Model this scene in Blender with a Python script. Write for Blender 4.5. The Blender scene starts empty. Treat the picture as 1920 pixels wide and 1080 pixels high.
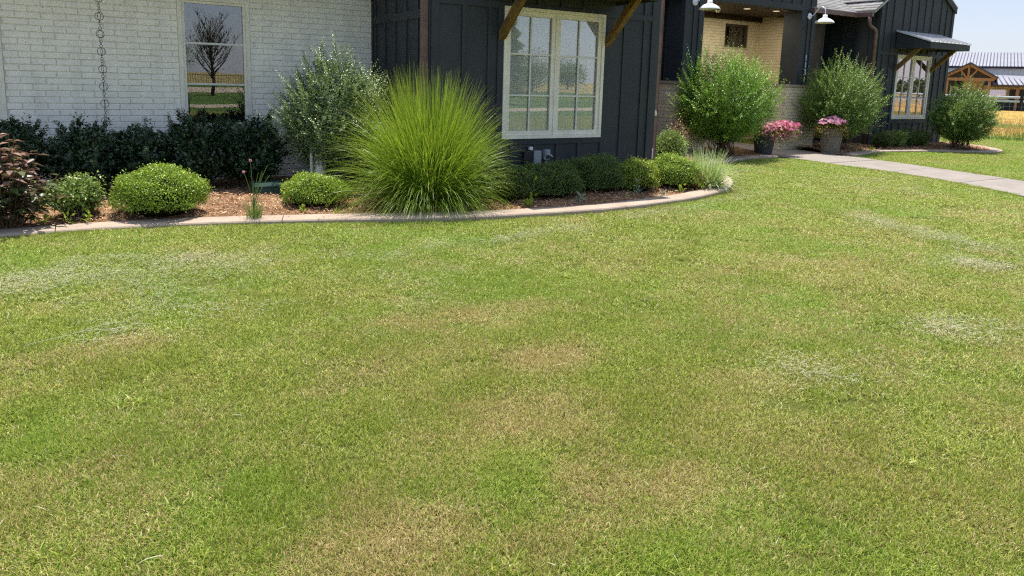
import bpy, math, random
import numpy as np
from mathutils import Vector, Matrix

D = bpy.data
S = bpy.context.scene
COL = S.collection
rng = np.random.default_rng(11)
random.seed(5)
rad = math.radians

# ------------------------------------------------------------------ camera
def make_camera():
    yaw, pit, rol = rad(31.6153), rad(9.1504), rad(-1.614)
    fw = Vector((math.sin(yaw)*math.cos(pit), math.cos(yaw)*math.cos(pit), -math.sin(pit)))
    rt = Vector((math.cos(yaw), -math.sin(yaw), 0)); dn = fw.cross(rt)
    r2 = math.cos(rol)*rt + math.sin(rol)*dn
    d2 = -math.sin(rol)*rt + math.cos(rol)*dn
    m = Matrix((( r2.x, -d2.x, -fw.x, 0), (r2.y, -d2.y, -fw.y, 0), (r2.z, -d2.z, -fw.z, 1.5), (0, 0, 0, 1)))
    cd = D.cameras.new('camera'); cam = D.objects.new('camera', cd); COL.objects.link(cam)
    cam.matrix_world = m
    cd.sensor_width = 36; cd.lens = 1323.07/1920*36
    cd.shift_y = -(540-363.54)/1920
    cd.clip_start = .05; cd.clip_end = 3000
    S.camera = cam
make_camera()

# ------------------------------------------------------------------ light
SUN_EL, SUN_AZ = 74, 25          # azimuth measured from +Y towards +X (behind the house, to the right)
w = D.worlds.new('World'); S.world = w; w.use_nodes = True
nt = w.node_tree; nt.nodes.clear()
sky = nt.nodes.new('ShaderNodeTexSky'); sky.sky_type = 'NISHITA'; sky.sun_disc = False
sky.sun_elevation = rad(SUN_EL); sky.sun_rotation = rad(SUN_AZ)
sky.air_density = 1.0; sky.dust_density = 2.0; sky.ozone_density = 1.0; sky.altitude = 300
bg = nt.nodes.new('ShaderNodeBackground'); bg.inputs['Strength'].default_value = .15
out = nt.nodes.new('ShaderNodeOutputWorld')
hs = nt.nodes.new('ShaderNodeHueSaturation'); hs.inputs['Saturation'].default_value = 4.; hs.inputs['Value'].default_value = 1.48
gm = nt.nodes.new('ShaderNodeGamma'); gm.inputs['Gamma'].default_value = .12      # even, hazy summer sky
nt.links.new(sky.outputs[0], gm.inputs['Color']); nt.links.new(gm.outputs[0], hs.inputs['Color']); tn = nt.nodes.new('ShaderNodeMix'); tn.data_type = 'RGBA'; tn.blend_type = 'MULTIPLY'; tn.inputs[0].default_value = 1; tn.inputs[7].default_value = (.84, .87, .99, 1)
nt.links.new(hs.outputs[0], tn.inputs[6]); nt.links.new(tn.outputs[2], bg.inputs[0]); nt.links.new(bg.outputs[0], out.inputs[0])
sd = D.lights.new('sun', 'SUN'); sd.energy = 2.1; sd.angle = rad(.5); sd.color = (1, .95, .87)
sun = D.objects.new('sun', sd); COL.objects.link(sun)
sv = Vector((math.sin(rad(SUN_AZ))*math.cos(rad(SUN_EL)), math.cos(rad(SUN_AZ))*math.cos(rad(SUN_EL)), math.sin(rad(SUN_EL))))
sun.rotation_euler = sv.to_track_quat('Z', 'Y').to_euler(); sun.location = (8, 8, 30)
S.view_settings.view_transform = 'Standard'; S.view_settings.look = 'None'
S.view_settings.exposure = 1.85; S.view_settings.gamma = 1; S.view_settings.use_curve_mapping = False
S.cycles.max_bounces = 8; S.cycles.diffuse_bounces = 4; S.cycles.glossy_bounces = 3
S.cycles.transmission_bounces = 4; S.cycles.transparent_max_bounces = 8
S.cycles.use_denoising = False; S.cycles.filter_width = 1.25; S.cycles.sample_clamp_indirect = 6
S.cycles.caustics_reflective = False; S.cycles.caustics_refractive = False

# ------------------------------------------------------------------ materials
class N:
    """tiny node helper"""
    def __init__(s, name):
        s.m = D.materials.new(name); s.m.use_nodes = True; s.t = s.m.node_tree; s.t.nodes.clear()
        s.out = s.n('ShaderNodeOutputMaterial')
    def n(s, typ, **kw):
        x = s.t.nodes.new(typ)
        for k, v in kw.items():
            if k in x.inputs: s.set(x, k, v)
            else: setattr(x, k, v)
        return x
    def set(s, x, k, v):
        i = x.inputs[k]
        if isinstance(v, bpy.types.NodeSocket): s.t.links.new(v, i)
        else:
            if hasattr(i.default_value, '__len__') and len(i.default_value) == 4 and len(v) == 3: v = (*v, 1)
            i.default_value = v
    def noise(s, scale, detail=3, vec=None, rough=.55, dist=0):
        x = s.n('ShaderNodeTexNoise', Scale=scale, Detail=detail, Roughness=rough, Distortion=dist)
        s.set(x, 'Vector', vec if vec is not None else s.pos()); return x.outputs['Fac']
    def pos(s):
        if not hasattr(s, '_p'): s._p = s.n('ShaderNodeNewGeometry').outputs['Position']
        return s._p
    def attr(s, name): return s.n('ShaderNodeAttribute', attribute_name=name).outputs['Fac']
    def math(s, op, a, b=0., c=0., clamp=False):
        x = s.n('ShaderNodeMath', operation=op, use_clamp=clamp)
        for i, v in enumerate((a, b, c)):
            if isinstance(v, bpy.types.NodeSocket): s.t.links.new(v, x.inputs[i])
            else: x.inputs[i].default_value = v
        return x.outputs[0]
    def rng(s, v, a, b, c=0., d=1., smooth=True):
        x = s.n('ShaderNodeMapRange', interpolation_type='SMOOTHSTEP' if smooth else 'LINEAR')
        s.set(x, 'Value', v)
        for k, q in zip(('From Min', 'From Max', 'To Min', 'To Max'), (a, b, c, d)): s.set(x, k, q)
        return x.outputs['Result']
    def mix(s, f, a, b, blend='MIX'):
        x = s.n('ShaderNodeMix', data_type='RGBA', blend_type=blend)
        for i, v in ((0, f), (6, a), (7, b)):
            if isinstance(v, bpy.types.NodeSocket): s.t.links.new(v, x.inputs[i])
            elif i == 0: x.inputs[0].default_value = v
            else: x.inputs[i].default_value = (*v, 1)
        return x.outputs[2]
    def ramp(s, f, stops):
        x = s.n('ShaderNodeValToRGB'); s.set(x, 'Fac', f); e = x.color_ramp.elements
        while len(e) < len(stops): e.new(.5)
        for q, (p, c) in zip(e, stops): q.position = p; q.color = (*c, 1)
        return x.outputs[0]
    def bsdf(s, color, rough=.6, spec=.5, metal=0., normal=None, **kw):
        x = s.n('ShaderNodeBsdfPrincipled'); s.set(x, 'Base Color', color); s.set(x, 'Roughness', rough)
        s.set(x, 'Specular IOR Level', spec); s.set(x, 'Metallic', metal)
        if normal is not None: s.set(x, 'Normal', normal)
        for k, v in kw.items(): s.set(x, k, v)
        return x.outputs[0]
    def bump(s, h, strength=.3, dist=.01):
        return s.n('ShaderNodeBump', Height=h, Strength=strength, Distance=dist).outputs[0]
    def done(s, sh): s.t.links.new(sh, s.out.inputs[0]); return s.m

def plain(name, c, rough=.6, spec=.4, var=.12, scale=6, bump=0., bscale=60, metal=0.):
    k = N(name)
    f = k.noise(scale, 4)
    g = k.noise(scale*9, 2)
    f = k.math('ADD', k.math('MULTIPLY', f, .65), k.math('MULTIPLY', g, .35))
    lo = tuple(v*(1-var*1.6) for v in c); hi = tuple(min(1, v*(1+var*1.6)) for v in c)
    col = k.mix(k.rng(f, .3, .7), lo, hi)
    nm = k.bump(k.noise(bscale, 3), bump, .004) if bump else None
    return k.done(k.bsdf(col, rough, spec, metal, nm))

def leafmat(name, stops, trans=.34, rough=.42, spec=.45, tcol=(.30, .42, .05), nscale=0):
    k = N(name)
    v = k.attr('v')
    if nscale: v = k.math('ADD', v, k.rng(k.noise(nscale, 2), .3, .7, -.22, .22), 0, True)
    col = k.ramp(v, stops)
    p = k.bsdf(col, rough, spec)
    if trans <= 0: return k.done(p)
    t = k.n('ShaderNodeBsdfTranslucent', Color=k.mix(.5, col, tcol))
    mx = k.n('ShaderNodeMixShader', Fac=trans)
    k.t.links.new(p, mx.inputs[1]); k.t.links.new(t.outputs[0], mx.inputs[2])
    return k.done(mx.outputs[0])

M = {}
def paint_brick(name, c, dirt=(.33, .30, .25)):
    k = N(name)
    f = k.noise(5, 4); g = k.noise(45, 4)
    col = k.mix(k.rng(f, .3, .75), tuple(v*.9 for v in c), c)
    col = k.mix(k.rng(g, .62, .8, 0, .45), col, dirt)
    mp = k.n('ShaderNodeMapping'); k.set(mp, 'Vector', k.pos()); mp.inputs['Scale'].default_value = (7, 7, .5)
    col = k.mix(k.rng(k.noise(1, 4, mp.outputs[0]), .5, .8, 0, .22), col, dirt)          # rain streaks
    chip = k.math('MULTIPLY', k.rng(k.noise(26, 3), .69, .73), k.rng(k.noise(2.6, 2), .52, .6))
    col = k.mix(k.math('MULTIPLY', chip, .6), col, (.30, .15, .10))                       # paint worn to the brick
    nm = k.bump(k.math('ADD', k.noise(70, 4), k.math('MULTIPLY', k.noise(14, 2), 1.5)), .45, .004)
    return k.done(k.bsdf(col, .6, .35, 0, nm))
M['brick'] = paint_brick('painted_brick', (.95, .89, .77))
M['mortar'] = paint_brick('painted_mortar', (.74, .70, .62), (.2, .18, .15))
M['brick_tan'] = paint_brick('porch_brick_warm_bounce', (.84, .72, .50))  # white porch brick with warm bounced light put into its colour
M['mortar_tan'] = paint_brick('porch_mortar_warm_bounce', (.58, .49, .34), (.22, .19, .15))  # its mortar, the same warm bounce put into the colour
def siding(name):
    k = N(name)
    mp = k.n('ShaderNodeMapping'); k.set(mp, 'Vector', k.pos()); mp.inputs['Scale'].default_value = (30, 30, 1.2)
    g = k.noise(3, 4, mp.outputs[0]); f = k.noise(1.6, 3)
    col = k.mix(k.rng(f, .3, .7), (.018, .0225, .027), (.026, .031, .036))
    col = k.mix(k.rng(g, .45, .75, 0, .5), col, (.044, .048, .052))
    oi = k.n('ShaderNodeObjectInfo').outputs['Random']
    col = k.mix(k.math('MULTIPLY', oi, .35), col, (.040, .044, .050))
    sp = k.n('ShaderNodeSeparateXYZ'); k.t.links.new(k.pos(), sp.inputs[0])
    dust = k.math('MULTIPLY', k.rng(sp.outputs['Z'], .75, .1, 0, .45), k.rng(k.noise(7, 4), .35, .7))
    col = k.mix(dust, col, (.12, .10, .08))
    return k.done(k.bsdf(col, .62, .4, 0, k.bump(g, .25, .003)))
M['siding'] = siding('charcoal_siding_paint')
M['cream'] = plain('cream_frame_paint', (.80, .74, .62), .5, .4, .06, 4)
M['muntin'] = plain('white_muntin_paint', (.70, .67, .60), .45, .4, .05, 4)
M['darktrim'] = plain('dark_brown_trim', (.075, .060, .042), .6)
M['copper'] = plain('brown_metal_downspout', (.155, .085, .068), .42, .5, .16, 3)
M['blind'] = plain('white_blind', (.92, .91, .90), .6, .3, .03, 4)
M['room'] = plain('unlit_interior', (.05, .048, .045), .9, .1)  # unlit interiors and entry recess: their darkness is put into the colour
def wood(name, a, b, sc=(3, 3, 30)):
    k = N(name)
    mp = k.n('ShaderNodeMapping'); k.set(mp, 'Vector', k.n('ShaderNodeTexCoord').outputs['Object']); mp.inputs['Scale'].default_value = sc
    f = k.noise(2.2, 5, mp.outputs[0], .6, .6)
    return k.done(k.bsdf(k.ramp(f, [(.3, a), (.7, b)]), .6, .35, 0, k.bump(f, .3, .003)))
M['brace'] = wood('stained_brace_wood', (.085, .045, .012), (.24, .14, .038), (14, 4, 4))
M['ceiling_wood'] = wood('stained_porch_ceiling', (.03, .017, .008), (.075, .043, .02), (2, 30, 2))
M['timber'] = wood('orange_cedar_timber', (.25, .125, .055), (.38, .205, .10), (6, 6, 2))
def shingle():
    k = N('asphalt_shingle')
    f = k.noise(1.5, 2); g = k.noise(220, 2)
    col = k.mix(k.rng(f, .3, .7), (.33, .31, .29), (.50, .475, .45))
    col = k.mix(k.rng(g, .4, .7, 0, .5), col, (.24, .225, .21))
    col = k.mix(k.math('MULTIPLY', k.attr('v'), .6), col, (.30, .285, .265))
    return k.done(k.bsdf(col, .85, .3))
M['shingle'] = shingle()
M['metal_roof'] = plain('pale_metal_roof', (.60, .59, .59), .42, .5, .05, 2, metal=.15)
M['lampwhite'] = plain('white_enamel', (.80, .80, .82), .3, .5, .03, 5)
M['lampin'] = plain('cream_enamel', (.78, .72, .58), .4, .5, .03, 5)
def lit(name, c, st):
    k = N(name); return k.done(k.n('ShaderNodeEmission', Color=c, Strength=st).outputs[0])
M['downlight'] = lit('lit_downlight', (1, .80, .52), .28)
M['black'] = plain('black_iron', (.016, .015, .014), .5, .5, .2, 20)
M['steel'] = plain('galvanised_steel', (.42, .43, .44), .45, .5, .12, 9, metal=.35)
M['greybox'] = plain('grey_electrical_box', (.30, .31, .32), .5, .4, .08, 8)
M['digit'] = plain('brushed_digit', (.62, .62, .60), .4, .5, .05, 9)
M['pvc'] = plain('white_pipe_paint', (.72, .70, .65), .5, .4, .06, 9)
M['greenlid'] = plain('green_plastic', (.012, .050, .038), .5, .4, .15, 9)
M['hose'] = plain('black_hose', (.012, .012, .013), .5, .4)
M['foam'] = plain('cream_foam', (.78, .74, .64), .9, .2, .06, 30)

def concrete(name, a, b, stain=(.20, .17, .14)):
    k = N(name)
    f = k.noise(2.2, 5); g = k.noise(160, 3); h = k.noise(11, 4)
    col = k.mix(k.rng(f, .3, .72), a, b)
    col = k.mix(k.rng(h, .5, .75, 0, .34), col, stain)
    col = k.mix(k.rng(k.noise(4.5, 5, None, .7, 1.2), .58, .72, 0, .3), col, stain)
    col = k.mix(k.rng(g, .35, .65, .25, 0), col, stain)
    return k.done(k.bsdf(col, .85, .3, 0, k.bump(g, .25, .003)))
M['kerb'] = concrete('tan_kerb_concrete', (.37, .285, .215), (.45, .352, .272))
M['path'] = concrete('pale_path_concrete', (.255, .222, .192), (.315, .278, .243), (.15, .13, .115))
M['metalwall'] = plain('white_metal_siding', (.60, .63, .68), .5, .4, .04, .6)
M['barnroof'] = plain('galvalume_roof', (.30, .30, .34), .45, .5, .06, .6, metal=.2)
M['barnrib'] = plain('dark_roof_rib', (.085, .085, .105), .5)
M['tanwall'] = plain('tan_board_siding', (.52, .42, .28), .7, .3, .08, 1.2)
M['navy'] = plain('dark_navy_trim', (.012, .013, .022), .5)
M['white_pipe'] = plain('white_pipe', (.72, .70, .68), .5, .4, .08, 3)
M['rust'] = plain('rusty_steel', (.25, .12, .06), .7, .3, .2, 6)

def glass(name, base, tint=(.86, .90, .88), gcol=(.95, .97, 1)):
    k = N(name)
    lw = k.n('ShaderNodeFresnel', IOR=1.5).outputs[0]
    fac = k.math('ADD', k.math('MULTIPLY', lw, 1.6), base, 0, True)
    wav = k.n('ShaderNodeBump', Height=k.noise(1.4, 2), Strength=.012, Distance=.05).outputs[0]
    gl = k.n('ShaderNodeBsdfGlossy', Roughness=.005, Color=gcol); k.set(gl, 'Normal', wav)
    tr = k.n('ShaderNodeBsdfTransparent', Color=tint)
    mx = k.n('ShaderNodeMixShader', Fac=fac)
    k.t.links.new(tr.outputs[0], mx.inputs[1]); k.t.links.new(gl.outputs[0], mx.inputs[2])
    return k.done(mx.outputs[0])
M['glass'] = glass('window_glass', .06, (.99, 1, .99))
M['glass_far'] = glass('tinted_window_glass', .42, (.95, .88, .92), (1, .87, .92))

# lawn colour from the place itself: dry spots where they lie (world metres), thatch, noise
DRY = [(.75, 1.93, .42, .30, 1.3), (.60, 1.98, .22, .14, 1.0), (1.15, 1.72, .55, .18, .7), (2.30, 3.78, .60, .22, 1.0), (1.85, 3.88, .35, .22, .8), (2.1, 3.02, .34, .26, 1.0),
       (1.70, 2.50, .36, .26, .85), (1.10, 3.25, .30, .18, .6), (1.62, 1.92, .22, .16, 1.0), (1.86, 1.80, .22, .15, .95),
       (4.9, 3.84, .8, .24, .7), (5.7, 3.5, .9, .34, .7), (4.2, 2.7, .75, .22, .6), (3.55, 3.05, .5, .2, .55),
       (.12, 4.25, .5, .16, .65), (-.2, 2.7, .45, .4, .5), (6.9, 4.2, .9, .5, .55), (10., 4.4, 1.4, .4, .6), (2.9, 2.25, .5, .22, .5),
       (8.1, 5.2, .9, .35, .45), (6.2, 5.6, .9, .3, .4)]
def lawn_masks(k):
    p = k.pos()
    acc = None
    wob = k.n('ShaderNodeTexNoise', Scale=5., Detail=3.); k.set(wob, 'Vector', p)
    pv = k.n('ShaderNodeVectorMath', operation='MULTIPLY_ADD'); k.t.links.new(wob.outputs['Color'], pv.inputs[0])
    pv.inputs[1].default_value = (.36, .36, 0)
    pv2 = k.n('ShaderNodeVectorMath', operation='ADD'); k.t.links.new(p, pv2.inputs[0]); pv2.inputs[1].default_value = (-.18, -.18, 0)
    k.t.links.new(pv2.outputs[0], pv.inputs[2])
    for (x, y, rx, ry, s) in DRY:
        q = k.n('ShaderNodeVectorMath', operation='MULTIPLY_ADD'); k.t.links.new(pv.outputs[0], q.inputs[0])
        q.inputs[1].default_value = (1/rx, 1/ry, 0); q.inputs[2].default_value = (-x/rx, -y/ry, 0)
        l = k.n('ShaderNodeVectorMath', operation='LENGTH'); k.t.links.new(q.outputs[0], l.inputs[0])
        e = k.rng(l.outputs['Value'], .35, 1.35, s, 0)
        acc = e if acc is None else k.math('MAXIMUM', acc, e)
    big = k.noise(.9, 4); mid = k.noise(3.2, 4)
    m = k.math('ADD', k.math('MULTIPLY', acc, .46), k.rng(big, .38, .72, -.10, .26))
    m = k.math('ADD', m, k.rng(mid, .35, .7, -.12, .18))
    sp = k.n('ShaderNodeSeparateXYZ'); k.t.links.new(p, sp.inputs[0])
    m = k.math('ADD', m, k.rng(sp.outputs['Y'], 1.8, 6.5, .12, -.07))      # the strip nearest the drive is drier
    return m, big, mid
def lawn_blade():
    k = N('lawn_blade')
    m, big, mid = lawn_masks(k)
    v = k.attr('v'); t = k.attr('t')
    green = k.ramp(v, [(0, (.070, .115, .013)), (.35, (.225, .305, .032)), (.7, (.43, .485, .070)), (1, (.68, .67, .17))])
    dry = k.ramp(v, [(0, (.25, .18, .055)), (.5, (.57, .44, .175)), (1, (.76, .64, .33))])
    lush = k.mix(k.rng(k.noise(.55, 3), .4, .65), green, k.mix(.5, green, (.22, .38, .03)))
    u = k.math('FRACT', k.math('MULTIPLY', v, 7.31))
    f = k.rng(k.math('SUBTRACT', k.math('ADD', m, .17), u), -.06, .16)
    col = k.mix(f, lush, dry)
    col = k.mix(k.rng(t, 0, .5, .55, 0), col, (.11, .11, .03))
    p = k.bsdf(col, .45, .35)
    tr = k.n('ShaderNodeBsdfTranslucent', Color=k.mix(.4, col, (.22, .30, .04)))
    mx = k.n('ShaderNodeMixShader', Fac=.3)
    k.t.links.new(p, mx.inputs[1]); k.t.links.new(tr.outputs[0], mx.inputs[2])
    return k.done(mx.outputs[0])
M['blade'] = lawn_blade()
def lawn_soil():
    k = N('lawn_thatch')
    m, big, mid = lawn_masks(k)
    g = k.noise(190, 3); h = k.noise(60, 3)
    col = k.mix(k.rng(m, 0, .7), (.16, .185, .036), (.27, .21, .085))
    col = k.mix(k.rng(g, .4, .65), k.mix(.6, col, (.045, .045, .015)), col)
    col = k.mix(k.rng(h, .5, .75, 0, .5), col, (.17, .19, .05))
    return k.done(k.bsdf(col, .95, .1, 0, k.bump(g, .8, .02)))
M['soil'] = lawn_soil()
def field(name, a, b, c, sc=.08):
    k = N(name)
    f = k.noise(sc, 4); g = k.noise(1.8, 5); h = k.noise(24, 3)
    col = k.mix(k.rng(f, .4, .62), a, b)
    col = k.mix(k.rng(g, .45, .7, 0, .6), col, c)
    col = k.mix(k.rng(h, .4, .7, 0, .4), col, tuple(x*.6 for x in a))
    return k.done(k.bsdf(col, .95, .1, 0, k.bump(h, .6, .05)))
M['field'] = field('dry_pasture', (.30, .235, .10), (.24, .20, .08), (.36, .29, .14))
M['wheat'] = field('yellow_stubble', (.42, .28, .075), (.36, .235, .06), (.47, .34, .12), .2)
M['backlawn'] = field('far_lawn', (.055, .105, .02), (.075, .125, .028), (.11, .14, .04), .15)
M['gravel'] = field('pale_gravel', (.36, .30, .22), (.42, .35, .26), (.30, .25, .18), .4)
M['weedbank'] = field('weedy_green_ground', (.085, .15, .02), (.13, .19, .03), (.2, .2, .05), .4)
M['clip'] = leafmat('dry_clipping', [(0, (.34, .32, .20)), (1, (.60, .57, .42))], .15, .5, .3, (.5, .45, .3))
M['mulchbase'] = field('mulch_ground', (.20, .12, .065), (.28, .175, .10), (.14, .08, .045), 3)
M['chip'] = leafmat('mulch_chip', [(0, (0.220, 0.104, 0.053)), (.35, (0.507, 0.270, 0.143)), (.75, (0.744, 0.460, 0.269)), (1, (0.800, 0.666, 0.434))], 0, .8, .2)

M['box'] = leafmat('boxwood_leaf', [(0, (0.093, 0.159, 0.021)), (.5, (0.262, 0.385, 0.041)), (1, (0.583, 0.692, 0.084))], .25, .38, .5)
M['box_shaded'] = leafmat('shaded_boxwood_leaf', [(0, (0.038, 0.070, 0.015)), (.5, (0.083, 0.134, 0.023)), (1, (0.159, 0.221, 0.040))], .2, .38, .5)  # boxwood leaf again, with shade put into the colour
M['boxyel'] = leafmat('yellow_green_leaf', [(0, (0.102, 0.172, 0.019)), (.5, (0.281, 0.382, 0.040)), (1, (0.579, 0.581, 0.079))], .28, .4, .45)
M['holly'] = leafmat('holly_leaf', [(0, (0.017, 0.038, 0.020)), (.6, (0.038, 0.075, 0.031)), (1, (0.093, 0.166, 0.053))], .06, .24, .55)
M['abelia'] = leafmat('abelia_leaf', [(0, (0.048, 0.102, 0.023)), (.45, (0.133, 0.228, 0.042)), (.8, (0.290, 0.411, 0.077)), (1, (0.580, 0.656, 0.145))], .22, .38, .5)
M['abelia_g'] = leafmat('bright_abelia_leaf', [(0, (0.058, 0.133, 0.020)), (.45, (0.159, 0.319, 0.032)), (.8, (0.334, 0.569, 0.050)), (1, (0.592, 0.672, 0.093))], .26, .36, .5)
M['abelia_grey'] = leafmat('grey_green_leaf', [(0, (0.064, 0.116, 0.048)), (.45, (0.183, 0.265, 0.097)), (.8, (0.434, 0.532, 0.216)), (1, (0.592, 0.608, 0.432))], .18, .34, .55)
M['miscan'] = leafmat('fountain_grass_blade', [(0, (0.270, 0.199, 0.074)), (.12, (0.169, 0.215, 0.044)), (.4, (0.145, 0.265, 0.027)), (.75, (0.289, 0.432, 0.033)), (.93, (0.457, 0.514, 0.068)), (1, (0.609, 0.414, 0.224))], .38, .4, .4, (.38, .46, .04))
M['lirio'] = leafmat('striped_liriope_blade', [(0, (0.269, 0.323, 0.101)), (.5, (0.538, 0.643, 0.268)), (1, (0.800, 0.800, 0.614))], .3, .4, .4)
M['browngrass'] = leafmat('russet_grass_blade', [(0, (0.168, 0.077, 0.035)), (1, (0.420, 0.210, 0.098))], .25, .6, .3, (.35, .18, .07))
M['hydra'] = leafmat('maroon_leaf', [(0, (.045, .080, .022)), (.25, (.085, .135, .040)), (.42, (.150, .085, .068)), (.70, (.25, .145, .110)), (.90, (.38, .25, .145)), (1, (.50, .33, .07))], .2, .4, .45, (.25, .10, .06))
M['lightleaf'] = leafmat('light_green_leaf', [(0, (0.064, 0.109, 0.027)), (.5, (0.255, 0.364, 0.082)), (1, (0.582, 0.673, 0.200))], .26, .4, .45)
M['weed'] = leafmat('yellow_green_weed_leaf', [(0, (0.120, 0.192, 0.018)), (1, (0.360, 0.432, 0.036))], .35, .45, .4)
M['silver'] = leafmat('silver_leaf', [(0, (.16, .20, .14)), (1, (.40, .43, .35))], .1, .6, .3)
M['chive'] = leafmat('chive_leaf', [(0, (0.170, 0.240, 0.060)), (1, (0.408, 0.496, 0.156))], .2, .45, .4)
M['pink'] = leafmat('pink_petal', [(0, (.50, .045, .14)), (.5, (.70, .16, .30)), (1, (.85, .50, .58))], .3, .5, .3, (.8, .2, .35))
M['mauve'] = leafmat('mauve_petal', [(0, (0.529, 0.190, 0.357)), (.5, (0.736, 0.342, 0.442)), (1, (0.800, 0.532, 0.527))], .3, .5, .3, (.7, .4, .6))
M['olive'] = leafmat('olive_trailing_leaf', [(0, (.08, .075, .015)), (.5, (.21, .18, .035)), (1, (.36, .30, .07))], .25, .45, .4, (.4, .35, .05))
M['stem'] = plain('grey_brown_stem', (.12, .085, .055), .8, .2, .2, 20)
M['core'] = plain('painted_core_shade', (.018, .020, .010), .95, .05, .3, 30)  # shade inside the mounds, put into a near-black colour
M['bark'] = plain('tree_bark', (.085, .065, .050), .9, .2, .2, 8, .5, 30)
M['treeleaf'] = leafmat('tree_leaf', [(0, (0.033, 0.065, 0.016)), (.5, (0.078, 0.130, 0.029)), (1, (0.156, 0.221, 0.052))], .25, .45, .4)
M['pineleaf'] = leafmat('conifer_needle', [(0, (.02, .045, .014)), (1, (.085, .13, .04))], .15, .5, .4)
def potmat(name, a, b, sc=34):
    k = N(name)
    vo = k.n('ShaderNodeTexVoronoi', Scale=sc); k.set(vo, 'Vector', k.pos())
    f = k.noise(sc*.6, 5)
    h = k.math('ADD', vo.outputs['Distance'], k.math('MULTIPLY', f, .8))
    return k.done(k.bsdf(k.ramp(h, [(.3, a), (.95, b)]), .7, .35, 0, k.bump(h, .9, .02)))
M['potblack'] = potmat('black_stone_pot', (.012, .012, .013), (.06, .06, .065))
M['potstone'] = potmat('weathered_stone_pot', (.055, .046, .038), (.20, .17, .135))

# ------------------------------------------------------------------ mesh helpers
class MB:
    def __init__(s): s.v = []; s.f = []
    def add(s, vs, fs):
        b = len(s.v); s.v += [tuple(x) for x in vs]; s.f += [tuple(b+i for i in f) for f in fs]; return s
    def hexa(s, p): return s.add(p, ((0, 3, 2, 1), (4, 5, 6, 7), (0, 1, 5, 4), (1, 2, 6, 5), (2, 3, 7, 6), (3, 0, 4, 7)))
    def box(s, x0, x1, y0, y1, z0, z1):
        return s.hexa(((x0, y0, z0), (x1, y0, z0), (x1, y1, z0), (x0, y1, z0), (x0, y0, z1), (x1, y0, z1), (x1, y1, z1), (x0, y1, z1)))
    def beam(s, a, b, wd, ht, up=(0, 0, 1)):
        a, b = Vector(a), Vector(b); d = (b-a).normalized(); x = d.cross(Vector(up)).normalized(); y = x.cross(d)
        p = [c + x*wd/2*i + y*ht/2*j for c in (a, b) for i, j in ((-1, -1), (1, -1), (1, 1), (-1, 1))]
        return s.hexa([p[0], p[1], p[2], p[3], p[4], p[5], p[6], p[7]])
    def tube(s, pts, r, n=8, cap=True):
        pts = [Vector(p) for p in pts]; rs = r if hasattr(r, '__len__') else [r]*len(pts)
        base = len(s.v); x = None
        for i, p in enumerate(pts):
            d = (pts[min(i+1, len(pts)-1)]-pts[max(i-1, 0)]).normalized()
            if x is None: x = d.orthogonal().normalized()
            else: x = (x-d*x.dot(d)).normalized()
            y = d.cross(x)
            for k in range(n):
                a = 2*math.pi*k/n; s.v.append(tuple(p+(x*math.cos(a)+y*math.sin(a))*rs[i]))
        for i in range(len(pts)-1):
            for k in range(n):
                k2 = (k+1) % n; a = base+i*n; b = a+n
                s.f.append((a+k, a+k2, b+k2, b+k))
        if cap:
            s.f.append(tuple(base+k for k in reversed(range(n)))); e = base+(len(pts)-1)*n; s.f.append(tuple(e+k for k in range(n)))
        return s
    def lathe(s, c, prof, n=24, wob=None, cap=False):
        base = len(s.v)
        for i, (r, z) in enumerate(prof):
            for k in range(n):
                a = 2*math.pi*k/n; rr = r*(wob(a, z) if wob else 1)
                s.v.append((c[0]+rr*math.cos(a), c[1]+rr*math.sin(a), c[2]+z))
        for i in range(len(prof)-1):
            for k in range(n):
                k2 = (k+1) % n; a = base+i*n; b = a+n
                s.f.append((a+k, a+k2, b+k2, b+k))
        if cap:
            s.f.append(tuple(base+k for k in reversed(range(n)))); e = base+(len(prof)-1)*n; s.f.append(tuple(e+k for k in range(n)))
        return s
    def prism(s, poly, z0, z1):
        n = len(poly); b = len(s.v)
        s.v += [(x, y, z0) for x, y in poly]+[(x, y, z1) for x, y in poly]
        s.f.append(tuple(b+i for i in reversed(range(n)))); s.f.append(tuple(b+n+i for i in range(n)))
        for i in range(n): j = (i+1) % n; s.f.append((b+i, b+j, b+n+j, b+n+i))
        return s
    def torus(s, c, R, r, axis='x', n=18, m=5, sx=1.0):
        base = len(s.v)
        for i in range(n):
            a = 2*math.pi*i/n
            for j in range(m):
                q = 2*math.pi*j/m; e = R+r*math.cos(q); h = r*math.sin(q)
                u, v = e*math.cos(a)*sx, e*math.sin(a)
                s.v.append((c[0]+(u if axis == 'y' else h), c[1]+(h if axis == 'y' else u), c[2]+v))
        for i in range(n):
            for j in range(m):
                a, b = base+i*m, base+((i+1) % n)*m; j2 = (j+1) % m
                s.f.append((a+j, b+j, b+j2, a+j2))
        return s
    def data(s, name, mat, off=(0, 0, 0), mtx=None, smooth=False):
        me = D.meshes.new(name); ox, oy, oz = off
        vs = s.v if mtx is None else [tuple(mtx @ Vector(p)) for p in s.v]
        me.from_pydata([(x-ox, y-oy, z-oz) for x, y, z in vs], [], s.f)
        if mat: me.materials.append(M[mat] if isinstance(mat, str) else mat)
        if smooth: me.polygons.foreach_set('use_smooth', [True]*len(me.polygons))
        return me

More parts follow.
